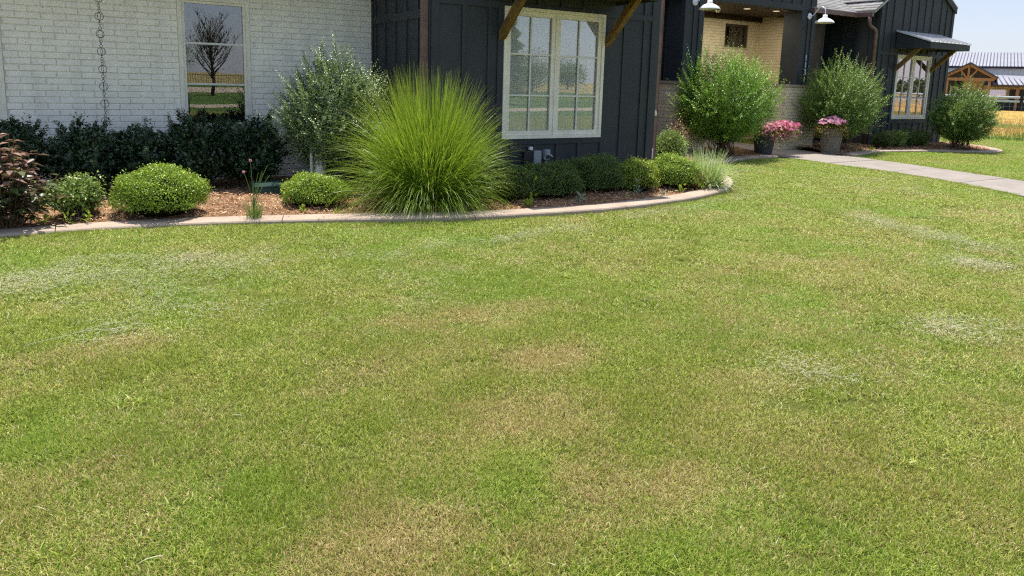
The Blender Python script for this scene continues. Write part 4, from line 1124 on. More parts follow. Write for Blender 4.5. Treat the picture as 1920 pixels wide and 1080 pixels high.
# ---- fittings
def rain_chain():
    x, y = .268, 9.56
    r = thing('rain_chain', (x, y, .5), 'black ring link rain chain hanging before the white brick wall', 'rain chain')
    big = MB().torus((0, 0, 0), .043, .0033, 'x' if False else 'y', 20, 5).data('ring', 'black'); nar = MB().torus((0, 0, 0), .040, .0028, 'x', 18, 5).data('ring', 'black')
    sm1 = MB().torus((0, 0, 0), .0165, .0026, 'y', 12, 5).data('ring', 'black'); sm2 = MB().torus((0, 0, 0), .0165, .0026, 'x', 12, 5).data('ring', 'black')
    z = 2.93
    def put(me, zz, rz): 
        o = link('ring', me, r, (rng.normal(0, .0012), 0, zz-.5)); o.rotation_euler = (0, 0, rz)
    while z > .45:
        put(big, z-.043, rng.normal(.1, .25)); put(nar, z-.043, rng.normal(.25, .3))
        zz = z-.086-.012
        for i in range(4): put(sm1 if i % 2 else sm2, zz, rng.normal(0, .5)); zz -= .0265
        z -= .199
rain_chain()

def lamp(x, z, label):
    y = YP-.02; r = thing('wall_lamp', (x, y, z), label, 'wall lamp', 'gooseneck lamps beside the porch')
    m = MB(); m.lathe((0, 0, 0), [(.001, .03), (.055, .028), (.075, .012), (.078, 0)], 18)
    m.v = [(x+a, y-c, z+b) for a, b, c in m.v]; part('wall_plate', m, 'lampwhite', r, smooth=True)
    arc = [(x, y-.02, z), (x, y-.07, z), (x, y-.12, z+.03), (x, y-.19, z+.12), (x, y-.26, z+.19), (x, y-.34, z+.20), (x, y-.41, z+.15), (x, y-.43, z+.07), (x, y-.43, z+.0)]
    part('gooseneck', MB().tube(arc, .0135, 8), 'lampwhite', r, smooth=True)
    c = (x, y-.43, z-.185)
    sh = part('shade', MB().lathe(c, [(.025, .20), (.05, .195), (.055, .14), (.075, .115), (.13, .095), (.19, .055), (.222, .015), (.225, 0), (.222, 0)], 28), 'lampwhite', r, smooth=True)
    part('shade_lining', MB().lathe(c, [(.221, .001), (.215, .016), (.184, .052), (.125, .088), (.06, .105), (.001, .11)], 28), 'lampin', sh, smooth=True)
lamp(11.54, 3.28, 'white gooseneck barn lamp on the column behind the large round shrub')
lamp(15.45, 3.25, 'white gooseneck barn lamp on the column with the house numbers')

def house_number():
    r = thing('house_number', (15.45, YP-.025, 1.7), 'pale metal house number 1131 set vertically on the dark porch column', 'house number')
    for ch, z in zip('1131', (2.175, 2.0, 1.825, 1.65)):
        cu = D.curves.new('digit', 'FONT'); cu.body = ch; cu.size = .21; cu.extrude = .006; cu.align_x = 'CENTER'
        t = D.objects.new('t', cu); COL.objects.link(t); bpy.context.view_layer.update()
        me = D.meshes.new_from_object(t.evaluated_get(bpy.context.evaluated_depsgraph_get())); D.objects.remove(t)
        me.materials.clear(); me.materials.append(M['digit'])
        o = link('digit', me, r, (0, -.004, z-1.7)); o.rotation_euler = (math.pi/2, 0, 0)
house_number()

def meters():
    r = thing('utility_box', (5.33, YF-.03, .18), 'grey metal utility box on the charcoal wall below the paired window', 'utility box')
    part('cover', MB().box(5.335, 5.455, YF-.10, YF-.022, .14, .545), 'greybox', r)
    part('side_panel', MB().box(5.18, 5.334, YF-.085, YF-.022, .14, .54), 'black', r)
    part('connector', MB().box(5.285, 5.33, YF-.07, YF-.022, .555, .60), 'pvc', r)
    r = thing('disconnect_switch', (5.58, YF-.03, .18), 'small grey outdoor outlet box on a conduit beside the utility box', 'outlet box')
    part('cover', MB().box(5.525, 5.615, YF-.075, YF-.022, .415, .555).box(5.54, 5.605, YF-.095, YF-.076, .48, .55), 'greybox', r)
    part('socket', MB().box(5.55, 5.605, YF-.082, YF-.076, .43, .472), 'black', r)
    part('lever', MB().beam((5.615, YF-.08, .49), (5.645, YF-.10, .455), .014, .012), 'pvc', r)
    part('conduit', MB().tube([(5.567, YF-.045, .03), (5.567, YF-.045, .415)], .011, 8), 'steel', r, smooth=True)
meters()

def ground_fittings():
    r = thing('white_pipe', (2.62, 8.98, 0), 'thick white pipe standing under the pale flowering shrub', 'pipe')
    part('tube', MB().lathe((2.62, 8.98, 0), [(.072, .0), (.072, .78), (.001, .80)], 20), 'pvc', r, smooth=True)
    r = thing('thin_pipe', (2.50, 8.96, 0), 'thin white conduit standing beside the thick white pipe', 'pipe')
    part('tube', MB().tube([(2.50, 8.96, 0), (2.50, 8.96, .62)], .021, 10), 'pvc', r, smooth=True)
    r = thing('valve_box', (1.93, 8.82, .02), 'dark green irrigation valve box in the mulch before the holly', 'valve box')
    part('body', MB().hexa([(1.74, 8.69, .02), (2.12, 8.69, .02), (2.12, 8.95, .02), (1.74, 8.95, .02), (1.76, 8.71, .155), (2.10, 8.71, .155), (2.10, 8.93, .155), (1.76, 8.93, .155)]), 'greenlid', r)
    part('lid', MB().hexa([(1.735, 8.685, .156), (2.125, 8.685, .156), (2.125, 8.955, .156), (1.735, 8.955, .156), (1.76, 8.71, .19), (2.10, 8.71, .19), (2.10, 8.93, .19), (1.76, 8.93, .19)]), 'greenlid', r)
    h = MB()
    for k in range(2):
        h.tube([(x, 7.95+.05*k+.05*math.sin(x*5+k), .085+.012*math.sin(x*7+k)) for x in np.linspace(2.5, 3.2, 9)], .009, 6)
    tag(part('drip_hose', h, 'hose', smooth=True), 'black drip hose lying on mulch left of the fountain grass', 'hose')
ground_fittings()

# ================================================================== PLANTS
# holly row along the brick wall
for (x, h, rx, lab) in ((-.72, .93, .40, 'dark holly under the left window edge behind the maroon leaved plant'), (.02, .84, .44, 'dark holly just left of the rain chain'),
                        (.62, .80, .42, 'dark holly between the rain chain and the window'), (1.22, .90, .45, 'dark holly below the left half of the tall window'), (1.86, .93, .48, 'dark holly right of the tall window beside the pale shrub')):
    bush('holly_shrub', (x, 9.48, .04), h, rx, .52, 'holly', lab, 'holly', 'holly shrubs along the brick wall', stems=260, per=30, L=.056, W=.034, plumes=46, plen=.18, zlow=.02, cz=.5, shoots=.25, base_r=.22, rmin=.35, shootlen=.12)
# round clipped evergreens
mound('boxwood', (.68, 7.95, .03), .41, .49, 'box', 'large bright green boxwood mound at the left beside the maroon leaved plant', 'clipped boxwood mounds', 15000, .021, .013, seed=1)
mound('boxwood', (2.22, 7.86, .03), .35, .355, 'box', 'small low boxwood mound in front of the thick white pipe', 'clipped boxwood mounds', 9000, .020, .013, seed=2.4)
mound('boxwood', (4.55, 7.30, .03), .36, .42, 'box_shaded', 'shaded boxwood mound tucked against the fountain grass', 'clipped boxwood mounds', 8000, .019, .012, seed=3.1)
mound('boxwood', (5.08, 7.36, .03), .40, .44, 'box_shaded', 'shaded boxwood mound below the grey utility box', 'clipped boxwood mounds', 11000, .019, .012, seed=4.7)
mound('boxwood', (5.84, 7.42, .03), .40, .50, 'box_shaded', 'tallest shaded boxwood mound under the right half of the paired window', 'clipped boxwood mounds', 12000, .019, .012, seed=5.5)
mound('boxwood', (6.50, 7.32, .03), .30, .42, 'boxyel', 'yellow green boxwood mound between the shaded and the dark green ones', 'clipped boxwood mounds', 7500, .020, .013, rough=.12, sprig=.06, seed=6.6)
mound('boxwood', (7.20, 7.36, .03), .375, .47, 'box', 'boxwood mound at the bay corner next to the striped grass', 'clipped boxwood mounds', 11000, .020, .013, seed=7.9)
# big loose shrubs
bush('abelia_shrub', (2.88, 9.10, .03), 1.74, .88, .62, 'abelia_grey', 'tall pale green loose shrub against the brick wall above the white pipes', group='big loose shrubs', stems=420, per=44, L=.040, W=.021, plumes=330, plen=.30, zlow=.08, cz=.48, fill=.9, shoots=.24, base_r=.2, rmin=.45, shootlen=.24)
bush('abelia_shrub', (3.42, 9.85, .03), 1.50, .42, .36, 'abelia', 'darker shaded shrub in the corner between brick wall and bay', group='big loose shrubs', stems=200, per=40, L=.036, W=.019, plumes=120, plen=.28, zlow=.2, cz=.55, shoots=.3, base_r=.15, shootlen=.26)
bush('abelia_shrub', (11.60, 10.42, .03), 2.12, 1.20, 1.0, 'abelia_g', 'largest bright green round shrub in front of the porch', group='big loose shrubs', stems=620, per=46, L=.048, W=.025, plumes=480, plen=.42, zlow=.14, cz=.5, shoots=.42, base_r=.3, rmin=.45, shootlen=.34)
bush('abelia_shrub', (15.70, 10.52, .03), 2.10, 1.06, .95, 'abelia', 'round shrub behind the stone planter between porch and right wing', group='big loose shrubs', stems=560, per=46, L=.046, W=.024, plumes=420, plen=.38, zlow=.12, cz=.5, shoots=.42, base_r=.3, rmin=.45, shootlen=.32, vlo=.06)
bush('abelia_shrub', (19.55, 9.58, .03), 1.60, .98, .80, 'abelia', 'round shrub at the far right corner of the right wing', group='big loose shrubs', stems=480, per=44, L=.048, W=.026, plumes=280, plen=.28, zlow=.08, cz=.5, shoots=.28, base_r=.28, rmin=.45, shootlen=.2)
# low shrubs under the right wing window
for (x, y, h, mt, lab) in ((17.5, 10.45, .50, 'box_shaded', 'low dark shrub at the left end below the right wing window'), (18.05, 10.40, .52, 'lightleaf', 'low shrub with pale sunlit leaves below the right wing window'),  # the pale one has its sunlit look put into the leaf colour
                           (18.55, 10.42, .55, 'box_shaded', 'low dark shrub below the middle of the right wing window'), (19.05, 10.35, .50, 'abelia', 'low twiggy shrub beside the far right round shrub')):
    bush('low_shrub', (x, y, .03), h, .34, .30, mt, lab, 'shrub', 'low shrubs below the right wing window', stems=110, per=22, L=.036, W=.022, zlow=.03, cz=.5, shoots=.25, base_r=.15, shootlen=.1)
bush('corner_shrub', (8.92, 9.2, .03), .70, .40, .36, 'lightleaf', 'leafy light green shrub just past the bay corner', stems=240, per=24, L=.040, W=.026, zlow=.05, cz=.5, shoots=.15, base_r=.18, shootlen=.1)
bush('bronze_shrub', (9.32, 9.42, .03), .86, .20, .18, 'hydra', 'small bronze tipped shrub behind the leafy light green shrub', stems=46, per=16, L=.06, W=.014, zlow=.3, cz=.6, shoots=.4, base_r=.06, shootlen=.1, vlo=.3)
bush('light_shrub', (-.07, 8.12, .03), .44, .30, .27, 'lightleaf', 'airy light green shrub between the maroon plant and large boxwood', stems=115, per=13, L=.046, W=.031, zlow=.05, cz=.5, shoots=.3, base_r=.12, shootlen=.1, tlow=.35)

# maroon leaved plant: big drooping leaves
def hydrangea():
    root = thing('maroon_leaved_plant', (-.62, 7.92, .03), 'tall plant with large drooping maroon and green leaves at the left frame edge', 'plant')
    n = 62; a = rng.uniform(0, 2*np.pi, n); r = rng.uniform(.03, .48, n); hh = .86*(1-.45*(r/.46)**2)*rng.uniform(.55, 1.05, n)
    P, Dd, U, Ls, vv = [], [], [], [], []; mb = MB()
    for i in range(n):
        tip = np.array([r[i]*math.cos(a[i]), r[i]*math.sin(a[i]), hh[i]]); b = tip*np.array([.25, .25, 0])
        mb.tube([tuple(np.array([-.62, 7.92, .03])+b*(1-t)+tip*t+np.array([0, 0, .1*t*(1-t)])) for t in (0, .35, .7, 1)], [.006, .005, .004, .003], 5, False)
        for k in range(15):
            t = .22+.78*(k+rng.random())/15; ph = k*2.4+a[i]
            P.append(b*(1-t)+tip*t); Dd.append([math.cos(ph), math.sin(ph), rng.uniform(-.45, .15)]); U.append([rng.normal(0, .2), rng.normal(0, .2), 1])
            Ls.append(rng.uniform(.07, .145)); vv.append(rng.random()*.62+.34*max(0, t-.75)*4*rng.random()+(.1 if hh[i] > .5 else -.12))
    V, F, A = leaves(np.array(P), np.array(Dd), np.array(U), np.array(Ls), np.array(Ls)*.46, np.clip(vv, 0, 1), .16)
    foliage(root, V, F, A, 'hydra'); part('stem', mb, 'stem', root)
hydrangea()

def grass_clump(name, loc, n, base_r, L0, L1, wd, tilt, droop, mat, label, cat, v0=.05, v1=1., seg=7, front=0.):
    root = thing(name, loc, label, cat)
    a = rng.uniform(0, 2*np.pi, n); rr = base_r*np.sqrt(rng.random(n))
    B = np.stack([rr*np.cos(a), rr*np.sin(a), np.zeros(n)], 1)
    a2 = a+rng.normal(0, .6, n); th = np.clip(np.abs(rng.normal(0, tilt, n)), 0, 1.08)
    d = np.stack([np.cos(a2)*np.sin(th), np.sin(a2)*np.sin(th), np.cos(th)], 1)
    L = rng.uniform(L0, L1, n)*(1-.20*th)*(1-front*np.clip(-d[:, 1], 0, 1)); dr = droop*rng.uniform(.55, 1.3, n)*(.42+1.1*th)
    V, F, A = ribbons(B, d, L, wd*rng.uniform(.7, 1.2, n), dr, np.clip(rng.normal(v0, .10, n), 0, 1), np.clip(rng.normal(v1-.16, .18, n), 0, 1), seg)
    V[:, 2] = np.maximum(V[:, 2], .02)
    foliage(root, V, F, A, mat, 'blades'); return root
gc = grass_clump('fountain_grass', (3.42, 7.40, .03), 5200, .27, .95, 1.68, .0078, .70, 1.75, 'miscan', 'huge fountain grass clump with arching yellow green blades before the bay', 'grass clump', front=.38, seg=9)
# dead thatch at the foot of the clump
a = rng.uniform(0, 6.28, 420); rr = rng.uniform(.12, .40, 420)
V, F, A = ribbons(np.stack([rr*np.cos(a), rr*np.sin(a), rng.uniform(.0, .05, 420)], 1), np.stack([np.cos(a+rng.normal(0, .8, 420)), np.sin(a+rng.normal(0, .8, 420)), rng.uniform(.15, 1.1, 420)], 1), rng.uniform(.12, .42, 420), np.full(420, .004), rng.uniform(.8, 2.2, 420), rng.random(420)*.5, rng.random(420), 4)
V[:, 2] = np.maximum(V[:, 2], .02); foliage(gc, V, F, A, 'chip', 'dead_blades')
grass_clump('liriope', (7.74, 7.22, .03), 900, .17, .36, .66, .0115, .78, 1.35, 'lirio', 'pale striped grass clump spilling over the kerb bend', 'grass clump', .2, .9, 6)
grass_clump('russet_grass', (7.46, 7.12, .03), 360, .10, .18, .34, .004, .55, .5, 'browngrass', 'russet dry grass tuft between boxwood and pale striped clump', 'grass clump', .2, .8, 4)

def allium():
    r = thing('allium', (1.46, 7.36, .03), 'wispy allium with two round flower heads standing in open mulch', 'flowering plant')
    n = 190; a = rng.uniform(0, 6.28, n); q = .07*np.sqrt(rng.random(n))
    V, F, A = ribbons(np.stack([q*np.cos(a), q*np.sin(a), np.zeros(n)], 1), np.stack([np.cos(a)*.25, np.sin(a)*.25, np.ones(n)], 1), rng.uniform(.09, .24, n), np.full(n, .0042), rng.uniform(.1, 1.1, n), rng.random(n)*.5, rng.random(n), 5)
    foliage(r, V, F, A, 'chive', 'blades')
    x, y = 1.46, 7.36
    for tx, ty, tz, fl in ((-.085, .0, .49, 'mauve'), (-.015, .02, .60, 'mauve'), (.05, 0, .47, None), (.10, .02, .46, None), (.15, .01, .55, None), (.09, -.02, .50, None), (.17, .03, .44, None), (.0, -.03, .40, None)):
        pts = [(x+tx*t*t, y+ty*t, .03+tz*t) for t in (0, .3, .6, .85, 1)]
        part('stalk', MB().tube(pts, [.004, .0036, .003, .0027, .0024], 5), D.materials['chive_leaf'], r)
        if fl:
            u = sph(70); V, F, A = leaves(np.array([x+tx, y+ty, .03+tz])-np.array(r.location)+u*.005, u, norm(rng.normal(0, 1, u.shape)), .013, .006, rng.random(70))
            o = link('flower_head', nmesh('flower_head', V, F, 'mauve', {'v': A}), r)
allium()

# little weeds along the kerb
def weed(x, y, h, n, L, W, mat, label, name='weed', spread=.8, tall=0.):
    r = thing(name, (x, y, .035), label, 'weed'); a = rng.uniform(0, 6.28, n); th = np.abs(rng.normal(0, spread, n))
    z = h*rng.random(n)**(.6 if tall else 1.6)
    d = np.stack([np.cos(a)*np.sin(th), np.sin(a)*np.sin(th), np.cos(th)*.7], 1)
    P = np.stack([np.cos(a)*.012*(z/h+.3)+(tall*z), np.sin(a)*.012, z], 1)+d*(.02+.2*h*rng.random((n, 1)))
    V, F, A = leaves(P, d, np.array([0, 0, 1.])+rng.normal(0, .3, d.shape), L*rng.uniform(.6, 1.2, n), W*rng.uniform(.6, 1.2, n), rng.random(n), .15)
    V[:, 2] = np.maximum(V[:, 2], .0); foliage(r, V, F, A, mat, 'leaf_cluster')
    if h > .12: part('stem', MB().tube([(x, y, .03), (x+tall*h*.5, y, .03+h*.5), (x+tall*h, y, .03+h)], .003, 5), M['weed'], r)
weed(1.98, 7.46, .05, 16, .05, .032, 'weed', 'tiny leafy weed in front of the small boxwood')
weed(2.30, 7.26, .04, 20, .04, .022, 'weed', 'flat green weed by the kerb left of the fountain grass')
weed(-.34, 7.80, .08, 16, .055, .034, 'weed', 'yellow green sprout below the maroon leaved plant')
weed(-.16, 7.80, .07, 14, .055, .03, 'weed', 'yellow green sprout below the airy light shrub')
weed(.02, 7.80, .09, 18, .05, .03, 'weed', 'bright leafy sprout by the kerb left of the large boxwood')
weed(4.42, 6.80, .10, 20, .07, .05, 'weed', 'broad leaved lime seedling at the kerb before shaded boxwoods', spread=.9)
weed(4.52, 6.90, .30, 9, .06, .045, 'weed', 'upright lime leaf sprig above the broad leaved seedling', spread=1.0, tall=.12)
weed(5.12, 6.72, .09, 42, .075, .018, 'silver', 'silvery narrow leaved rosette at the kerb', spread=.75)
weed(6.18, 6.90, .24, 40, .05, .016, 'silver', 'gangly grey green weed before the yellow green boxwood', spread=.7)
weed(5.92, 6.78, .10, 30, .03, .014, 'lightleaf', 'sparse faded weed clump beside the gangly grey weed', spread=.9)
weed(6.52, 6.80, .06, 36, .045, .02, 'silver', 'low blue green rosette by the kerb', spread=1.1)
weed(6.98, 6.92, .09, 26, .055, .03, 'weed', 'leafy yellow weed right of the blue green rosette', spread=.9)
weed(7.42, 6.98, .12, 22, .065, .045, 'weed', 'lime green weed at the foot of the pale striped clump', spread=.8)
weed(16.05, 10.1, .04, 24, .07, .04, 'weed', 'flat yellow weed in mulch right of the stone planter', spread=1.2)
weed(16.7, 10.22, .04, 24, .07, .04, 'weed', 'second flat yellow weed along the right wing kerb', spread=1.2)

# planters
def planter(name, loc, r0, r1, h, mat, label, petal, flowers, lean, leafn):
    root = thing(name, loc, label, 'planter')
    wob = lambda a, z: 1+.018*math.sin(a*9+z*40)+.012*math.sin(a*17-z*60)
    prof = [(r0, 0), (r0*1.02, h*.05), (r0+(r1-r0)*.5+.012, h*.5), (r1+.008, h*.84), (r1+.014, h*.88), (r1, h*.93), (r1*1.03, h), (r1*.88, h), (r1*.85, h*.9), (.001, h*.88)]
    pf = []
    for (a, b), (c, d) in zip(prof[:-1], prof[1:]):
        for t in np.linspace(0, 1, 4)[:-1]: pf.append((a+(c-a)*t, b+(d-b)*t))
    part('pot', MB().lathe(loc, pf+[prof[-1]], 30, wob), mat, root, smooth=True)
    # trailing leaves
    n = leafn; a = rng.uniform(0, 6.28, n); q = np.sqrt(rng.random(n))
    R = (r1*1.55)*q; ex = np.array(lean)
    P = np.stack([R*np.cos(a), R*np.sin(a), h+.16*(1-q**2)-.45*np.clip(q-.72, 0, 1)*2.2*rng.random(n)], 1)+ex*rng.random((n, 1))
    V, F, A = leaves(P, norm(np.stack([np.cos(a), np.sin(a), rng.normal(-.1, .5, n)], 1)), np.array([0, 0, 1.])+rng.normal(0, .4, P.shape), rng.uniform(.03, .06, n), rng.uniform(.018, .032, n), rng.random(n))
    f = foliage(root, V, F, A, 'olive', 'trailing_foliage')
    m = flowers; a = rng.uniform(0, 6.28, m); q = np.sqrt(rng.random(m))
    C = np.stack([r1*1.4*q*np.cos(a), r1*1.4*q*np.sin(a), h+.12+.12*(1-q)+rng.uniform(-.03, .05, m)], 1)+ex*rng.uniform(.2, 1.15, (m, 1))
    C[:, 2] += np.where(np.linalg.norm(ex) > .05, -.28*rng.random(m)**2, 0)
    k = 6; ph = (np.arange(k)*2*np.pi/k)[None]+rng.uniform(0, 6, (m, 1)); fn = norm(np.stack([np.cos(a)*.7, np.sin(a)*.7-.3, np.ones(m)*.8], 1))
    X = norm(np.cross(fn, [0, 1, .1])); Y = np.cross(fn, X)
    dd = X[:, None]*np.cos(ph)[..., None]+Y[:, None]*np.sin(ph)[..., None]+fn[:, None]*.25
    V, F, A = leaves(np.repeat(C, k, 0), dd.reshape(-1, 3), np.repeat(fn, k, 0), .034, .028, np.clip(np.repeat(rng.random(m), k)+rng.normal(0, .08, m*k), 0, 1), .1)
    foliage(root, V, F, A, petal, 'blossoms')
planter('black_planter', (12.86, 10.36, 0), .17, .215, .45, 'potblack', 'dark rough pot of bright pink flowers at the end of the kerb', 'pink', 620, (.50, -.16, .12), 2600)
planter('stone_planter', (14.98, 10.18, 0), .19, .235, .60, 'potstone', 'weathered grey stone pot of mauve pink flowers beside the path', 'mauve', 330, (.0, .0, .02), 2600)

# ================================================================== FAR RIGHT: fence, barn, field weeds
def pipe_fence():
    r = thing('pipe_fence', tuple(FO), 'white pipe rail fence with wire mesh between lawn and yellow field', 'fence')
    def P(u, z, d=0): p = FO+FR*u+FW*d; return (p.x, p.y, z)
    for z in (1.40, 1.27):
        for a, b in ((-16, -8.05), (-7.95, .05), (.15, 8), (8.1, 24)): part('rail', MB().tube([P(a, z), P(b, z)], .034, 8), 'white_pipe', r, smooth=True)
    for i in range(7): u = -15+6*i; part('post', MB().tube([P(u, -.1, .05), P(u, 1.39, .05)], .04, 8), 'rust', r, smooth=True)
    m = MB()
    for i in range(180): u = -9+i*.16; m.tube([P(u, .02, -.04), P(u, 1.25, -.04)], .0025, 3, False)
    for z in (.1, .22, .36, .52, .70, .9, 1.1): m.tube([P(-9, z, -.04), P(20, z, -.04)], .0025, 3, False)
    part('wire_mesh', m, 'steel', r, kind='stuff')
pipe_fence()
def bank_weeds():
    n = 5200; u = rng.uniform(-9, 14, n); d = rng.gamma(1.6, .45, n)-.1
    P = np.stack([FO.x+FR.x*u+FW.x*d, FO.y+FR.y*u+FW.y*d, np.zeros(n)], 1)
    hh = (.18+.26*np.clip(np.sin(u*1.9)+.6*np.sin(u*4.7+1), 0, 1.4)*rng.random(n))
    V, F, A = ribbons(P, np.stack([rng.normal(0, .3, n), rng.normal(0, .3, n), np.ones(n)], 1), hh*rng.uniform(.6, 1.3, n), np.full(n, .018), rng.uniform(.1, .9, n), rng.random(n)*.4, rng.random(n), 3)
    o = link('fence_weeds', nmesh('fence_weeds', V, F, 'weed', {'v': A})); tag(o, kind='stuff')
    n = 26000; u = rng.uniform(-12, 26, n); d = 2.0+rng.gamma(1.5, 6.5, n)
    P = np.stack([FO.x+FR.x*u+FW.x*d, FO.y+FR.y*u+FW.y*d, np.full(n, -.01)], 1)
    V, F, A = ribbons(P, np.stack([rng.normal(0, .3, n), rng.normal(0, .3, n), np.ones(n)], 1), rng.uniform(.10, .24, n), np.full(n, .022), rng.uniform(.1, .9, n), rng.random(n)*.6, rng.random(n), 2)
    o = link('field_stubble', nmesh('field_stubble', V, F, 'straw', {'v': A})); tag(o, kind='stuff')
M['straw'] = leafmat('golden_straw', [(0, (.36, .24, .06)), (1, (.58, .42, .15))], .2, .6, .3, (.5, .36, .1))
bank_weeds()

def barn():
    O = Vector((.906, .423, 0))*86; R_ = Vector((.423, -.906, 0)); Wd = Vector((.906, .423, 0))
    mt = Matrix(((R_.x, Wd.x, 0, O.x), (R_.y, Wd.y, 0, O.y), (0, 0, 1, -.02), (0, 0, 0, 1)))
    root = thing('metal_barn', tuple(O), 'long white metal barn with grey ribbed roof and timber gable porch across the field', 'barn')
    def P(name, mb, mat, parent=root, **k): return part(name, mb, mat, parent, mtx=mt, **k)
    L0, L1 = -12, 22
    wl = P('wall', MB().box(L0, L1, 0, 14, 0, 4.05), 'metalwall')
    for i in range(int((L1-L0)/.42)): x = L0+.2+i*.42; P('wall_rib', MB().box(x, x+.05, -.03, -.001, 0, 4.0), 'metalwall', wl)
    rf = P('roof', MB().hexa([(L0, -.3, 4.12), (L1, -.3, 4.12), (L1, 7, 5.75), (L0, 7, 5.75), (L0, -.3, 4.2), (L1, -.3, 4.2), (L1, 7, 5.86), (L0, 7, 5.86)]).hexa([(L0, 7.001, 5.75), (L1, 7.001, 5.75), (L1, 14.3, 4.1), (L0, 14.3, 4.1), (L0, 7.001, 5.86), (L1, 7.001, 5.86), (L1, 14.3, 4.2), (L0, 14.3, 4.2)]), 'barnroof')
    for i in range(int((L1-L0)/.29)):
        x = L0+.1+i*.29; P('roof_rib', MB().hexa([(x, -.32, 4.202), (x+.09, -.32, 4.202), (x+.09, 6.95, 5.85), (x, 6.95, 5.85), (x+.02, -.32, 4.26), (x+.07, -.32, 4.26), (x+.07, 6.95, 5.91), (x+.02, 6.95, 5.91)]), 'barnrib', rf)
    P('fascia', MB().box(L0, L1, -.36, -.301, 4.0, 4.21), 'navy')
    # low front range
    P('front_wall', MB().box(-.2, 14, -5, -.31, 0, 2.30), 'tanwall')
    for i in range(34): x = -.1+i*.42; P('wall_batten', MB().box(x, x+.06, -5.04, -5.001, .9, 2.28), 'tanwall')
    P('dark_band', MB().box(-.2, 14, -5.07, -5.045, 0, .86), 'navy')  # flat dark band along the foot of the front wall
    lr = P('roof', MB().hexa([(.3, -6.2, 2.26), (14, -6.2, 2.26), (14, -1.0, 2.9), (-.3, -1.0, 3.28), (.3, -6.2, 2.36), (14, -6.2, 2.36), (14, -1.0, 3.0), (-.3, -1.0, 3.38)]), 'barnroof')
    for i in range(34): x = .4+i*.4; P('roof_rib', MB().hexa([(x, -6.22, 2.362), (x+.1, -6.22, 2.362), (x-.4, -1.0, 3.37-.027*i), (x-.5, -1.0, 3.37-.027*i), (x+.02, -6.22, 2.42), (x+.08, -6.22, 2.42), (x-.42, -1.0, 3.42-.027*i), (x-.48, -1.0, 3.42-.027*i)]), 'barnrib', lr)
    P('fascia', MB().box(.3, 14, -6.26, -6.205, 2.16, 2.37), 'darktrim')
    w_ = P('window', MB().box(.18, 1.62, -5.12, -5.045, 1.05, 1.96), 'cream'); P('pane', MB().box(.26, 1.54, -5.14, -5.121, 1.13, 1.88), 'glass_far', w_)
    for x in (1.86, 2.62): P('door', MB().box(x, x+.55, -5.10, -5.045, 0, 1.96), 'navy')
    P('post', MB().box(2.30, 2.50, -5.9, -5.7, 0, 2.25), 'timber')
    # timber gable porch
    P('porch_wall', MB().box(-4.6, -1.9, -4, -.31, 0, 3.2), 'siding'); P('porch_wall', MB().box(-1.899, -.21, -4.3, -.31, 0, 3.2), 'tanwall')
    w_ = P('window', MB().box(-2.95, -2.3, -4.06, -4.001, .9, 2.1), 'lampin'); P('pane', MB().box(-2.87, -2.38, -4.08, -4.061, .98, 2.02), 'glass_far', w_)
    ax, hw, za, ze = -1.42, 2.2, 4.22, 2.93
    for s_ in (-1, 1):
        e = ax+s_*hw
        P('roof', MB().hexa([(ax, -9.6, za-.1), (e, -9.6, ze-.1), (e, -.4, ze-.1), (ax, -.4, za-.1), (ax, -9.6, za+.06), (e, -9.6, ze+.06), (e, -.4, ze+.06), (ax, -.4, za+.06)]), 'barnroof')
        P('rake_board', MB().beam((ax, -9.65, za-.02), (e, -9.65, ze-.02), .08, .20, (0, 1, 0)), 'navy')
        P('rafter', MB().beam((ax, -9.45, za-.24), (ax+s_*hw*.93, -9.45, ze-.12), .16, .18, (0, 1, 0)), 'timber')
        P('strut', MB().beam((ax+s_*.12-.05, -9.3, 2.88), (ax+s_*.62-.05, -9.3, 3.55), .13, .13, (0, 1, 0)), 'timber')
        P('post', MB().box(ax+s_*1.62-.1, ax+s_*1.62+.1, -9.4, -9.2, 0, 2.6), 'timber')
    P('tie_beam', MB().box(ax-2.1, ax+1.95, -9.4, -9.2, 2.62, 2.88), 'timber'); P('king_post', MB().box(ax-.13, ax+.03, -9.38, -9.22, 2.881, 3.95), 'timber')
    P('gable_panel', MB().hexa([(ax-1.9, -8.9, 2.7), (ax+1.9, -8.9, 2.7), (ax+1.9, -8.8, 2.7), (ax-1.9, -8.8, 2.7), (ax-.02, -8.9, 4.0), (ax+.02, -8.9, 4.0), (ax+.02, -8.8, 4.0), (ax-.02, -8.8, 4.0)]), 'darktrim')
barn()

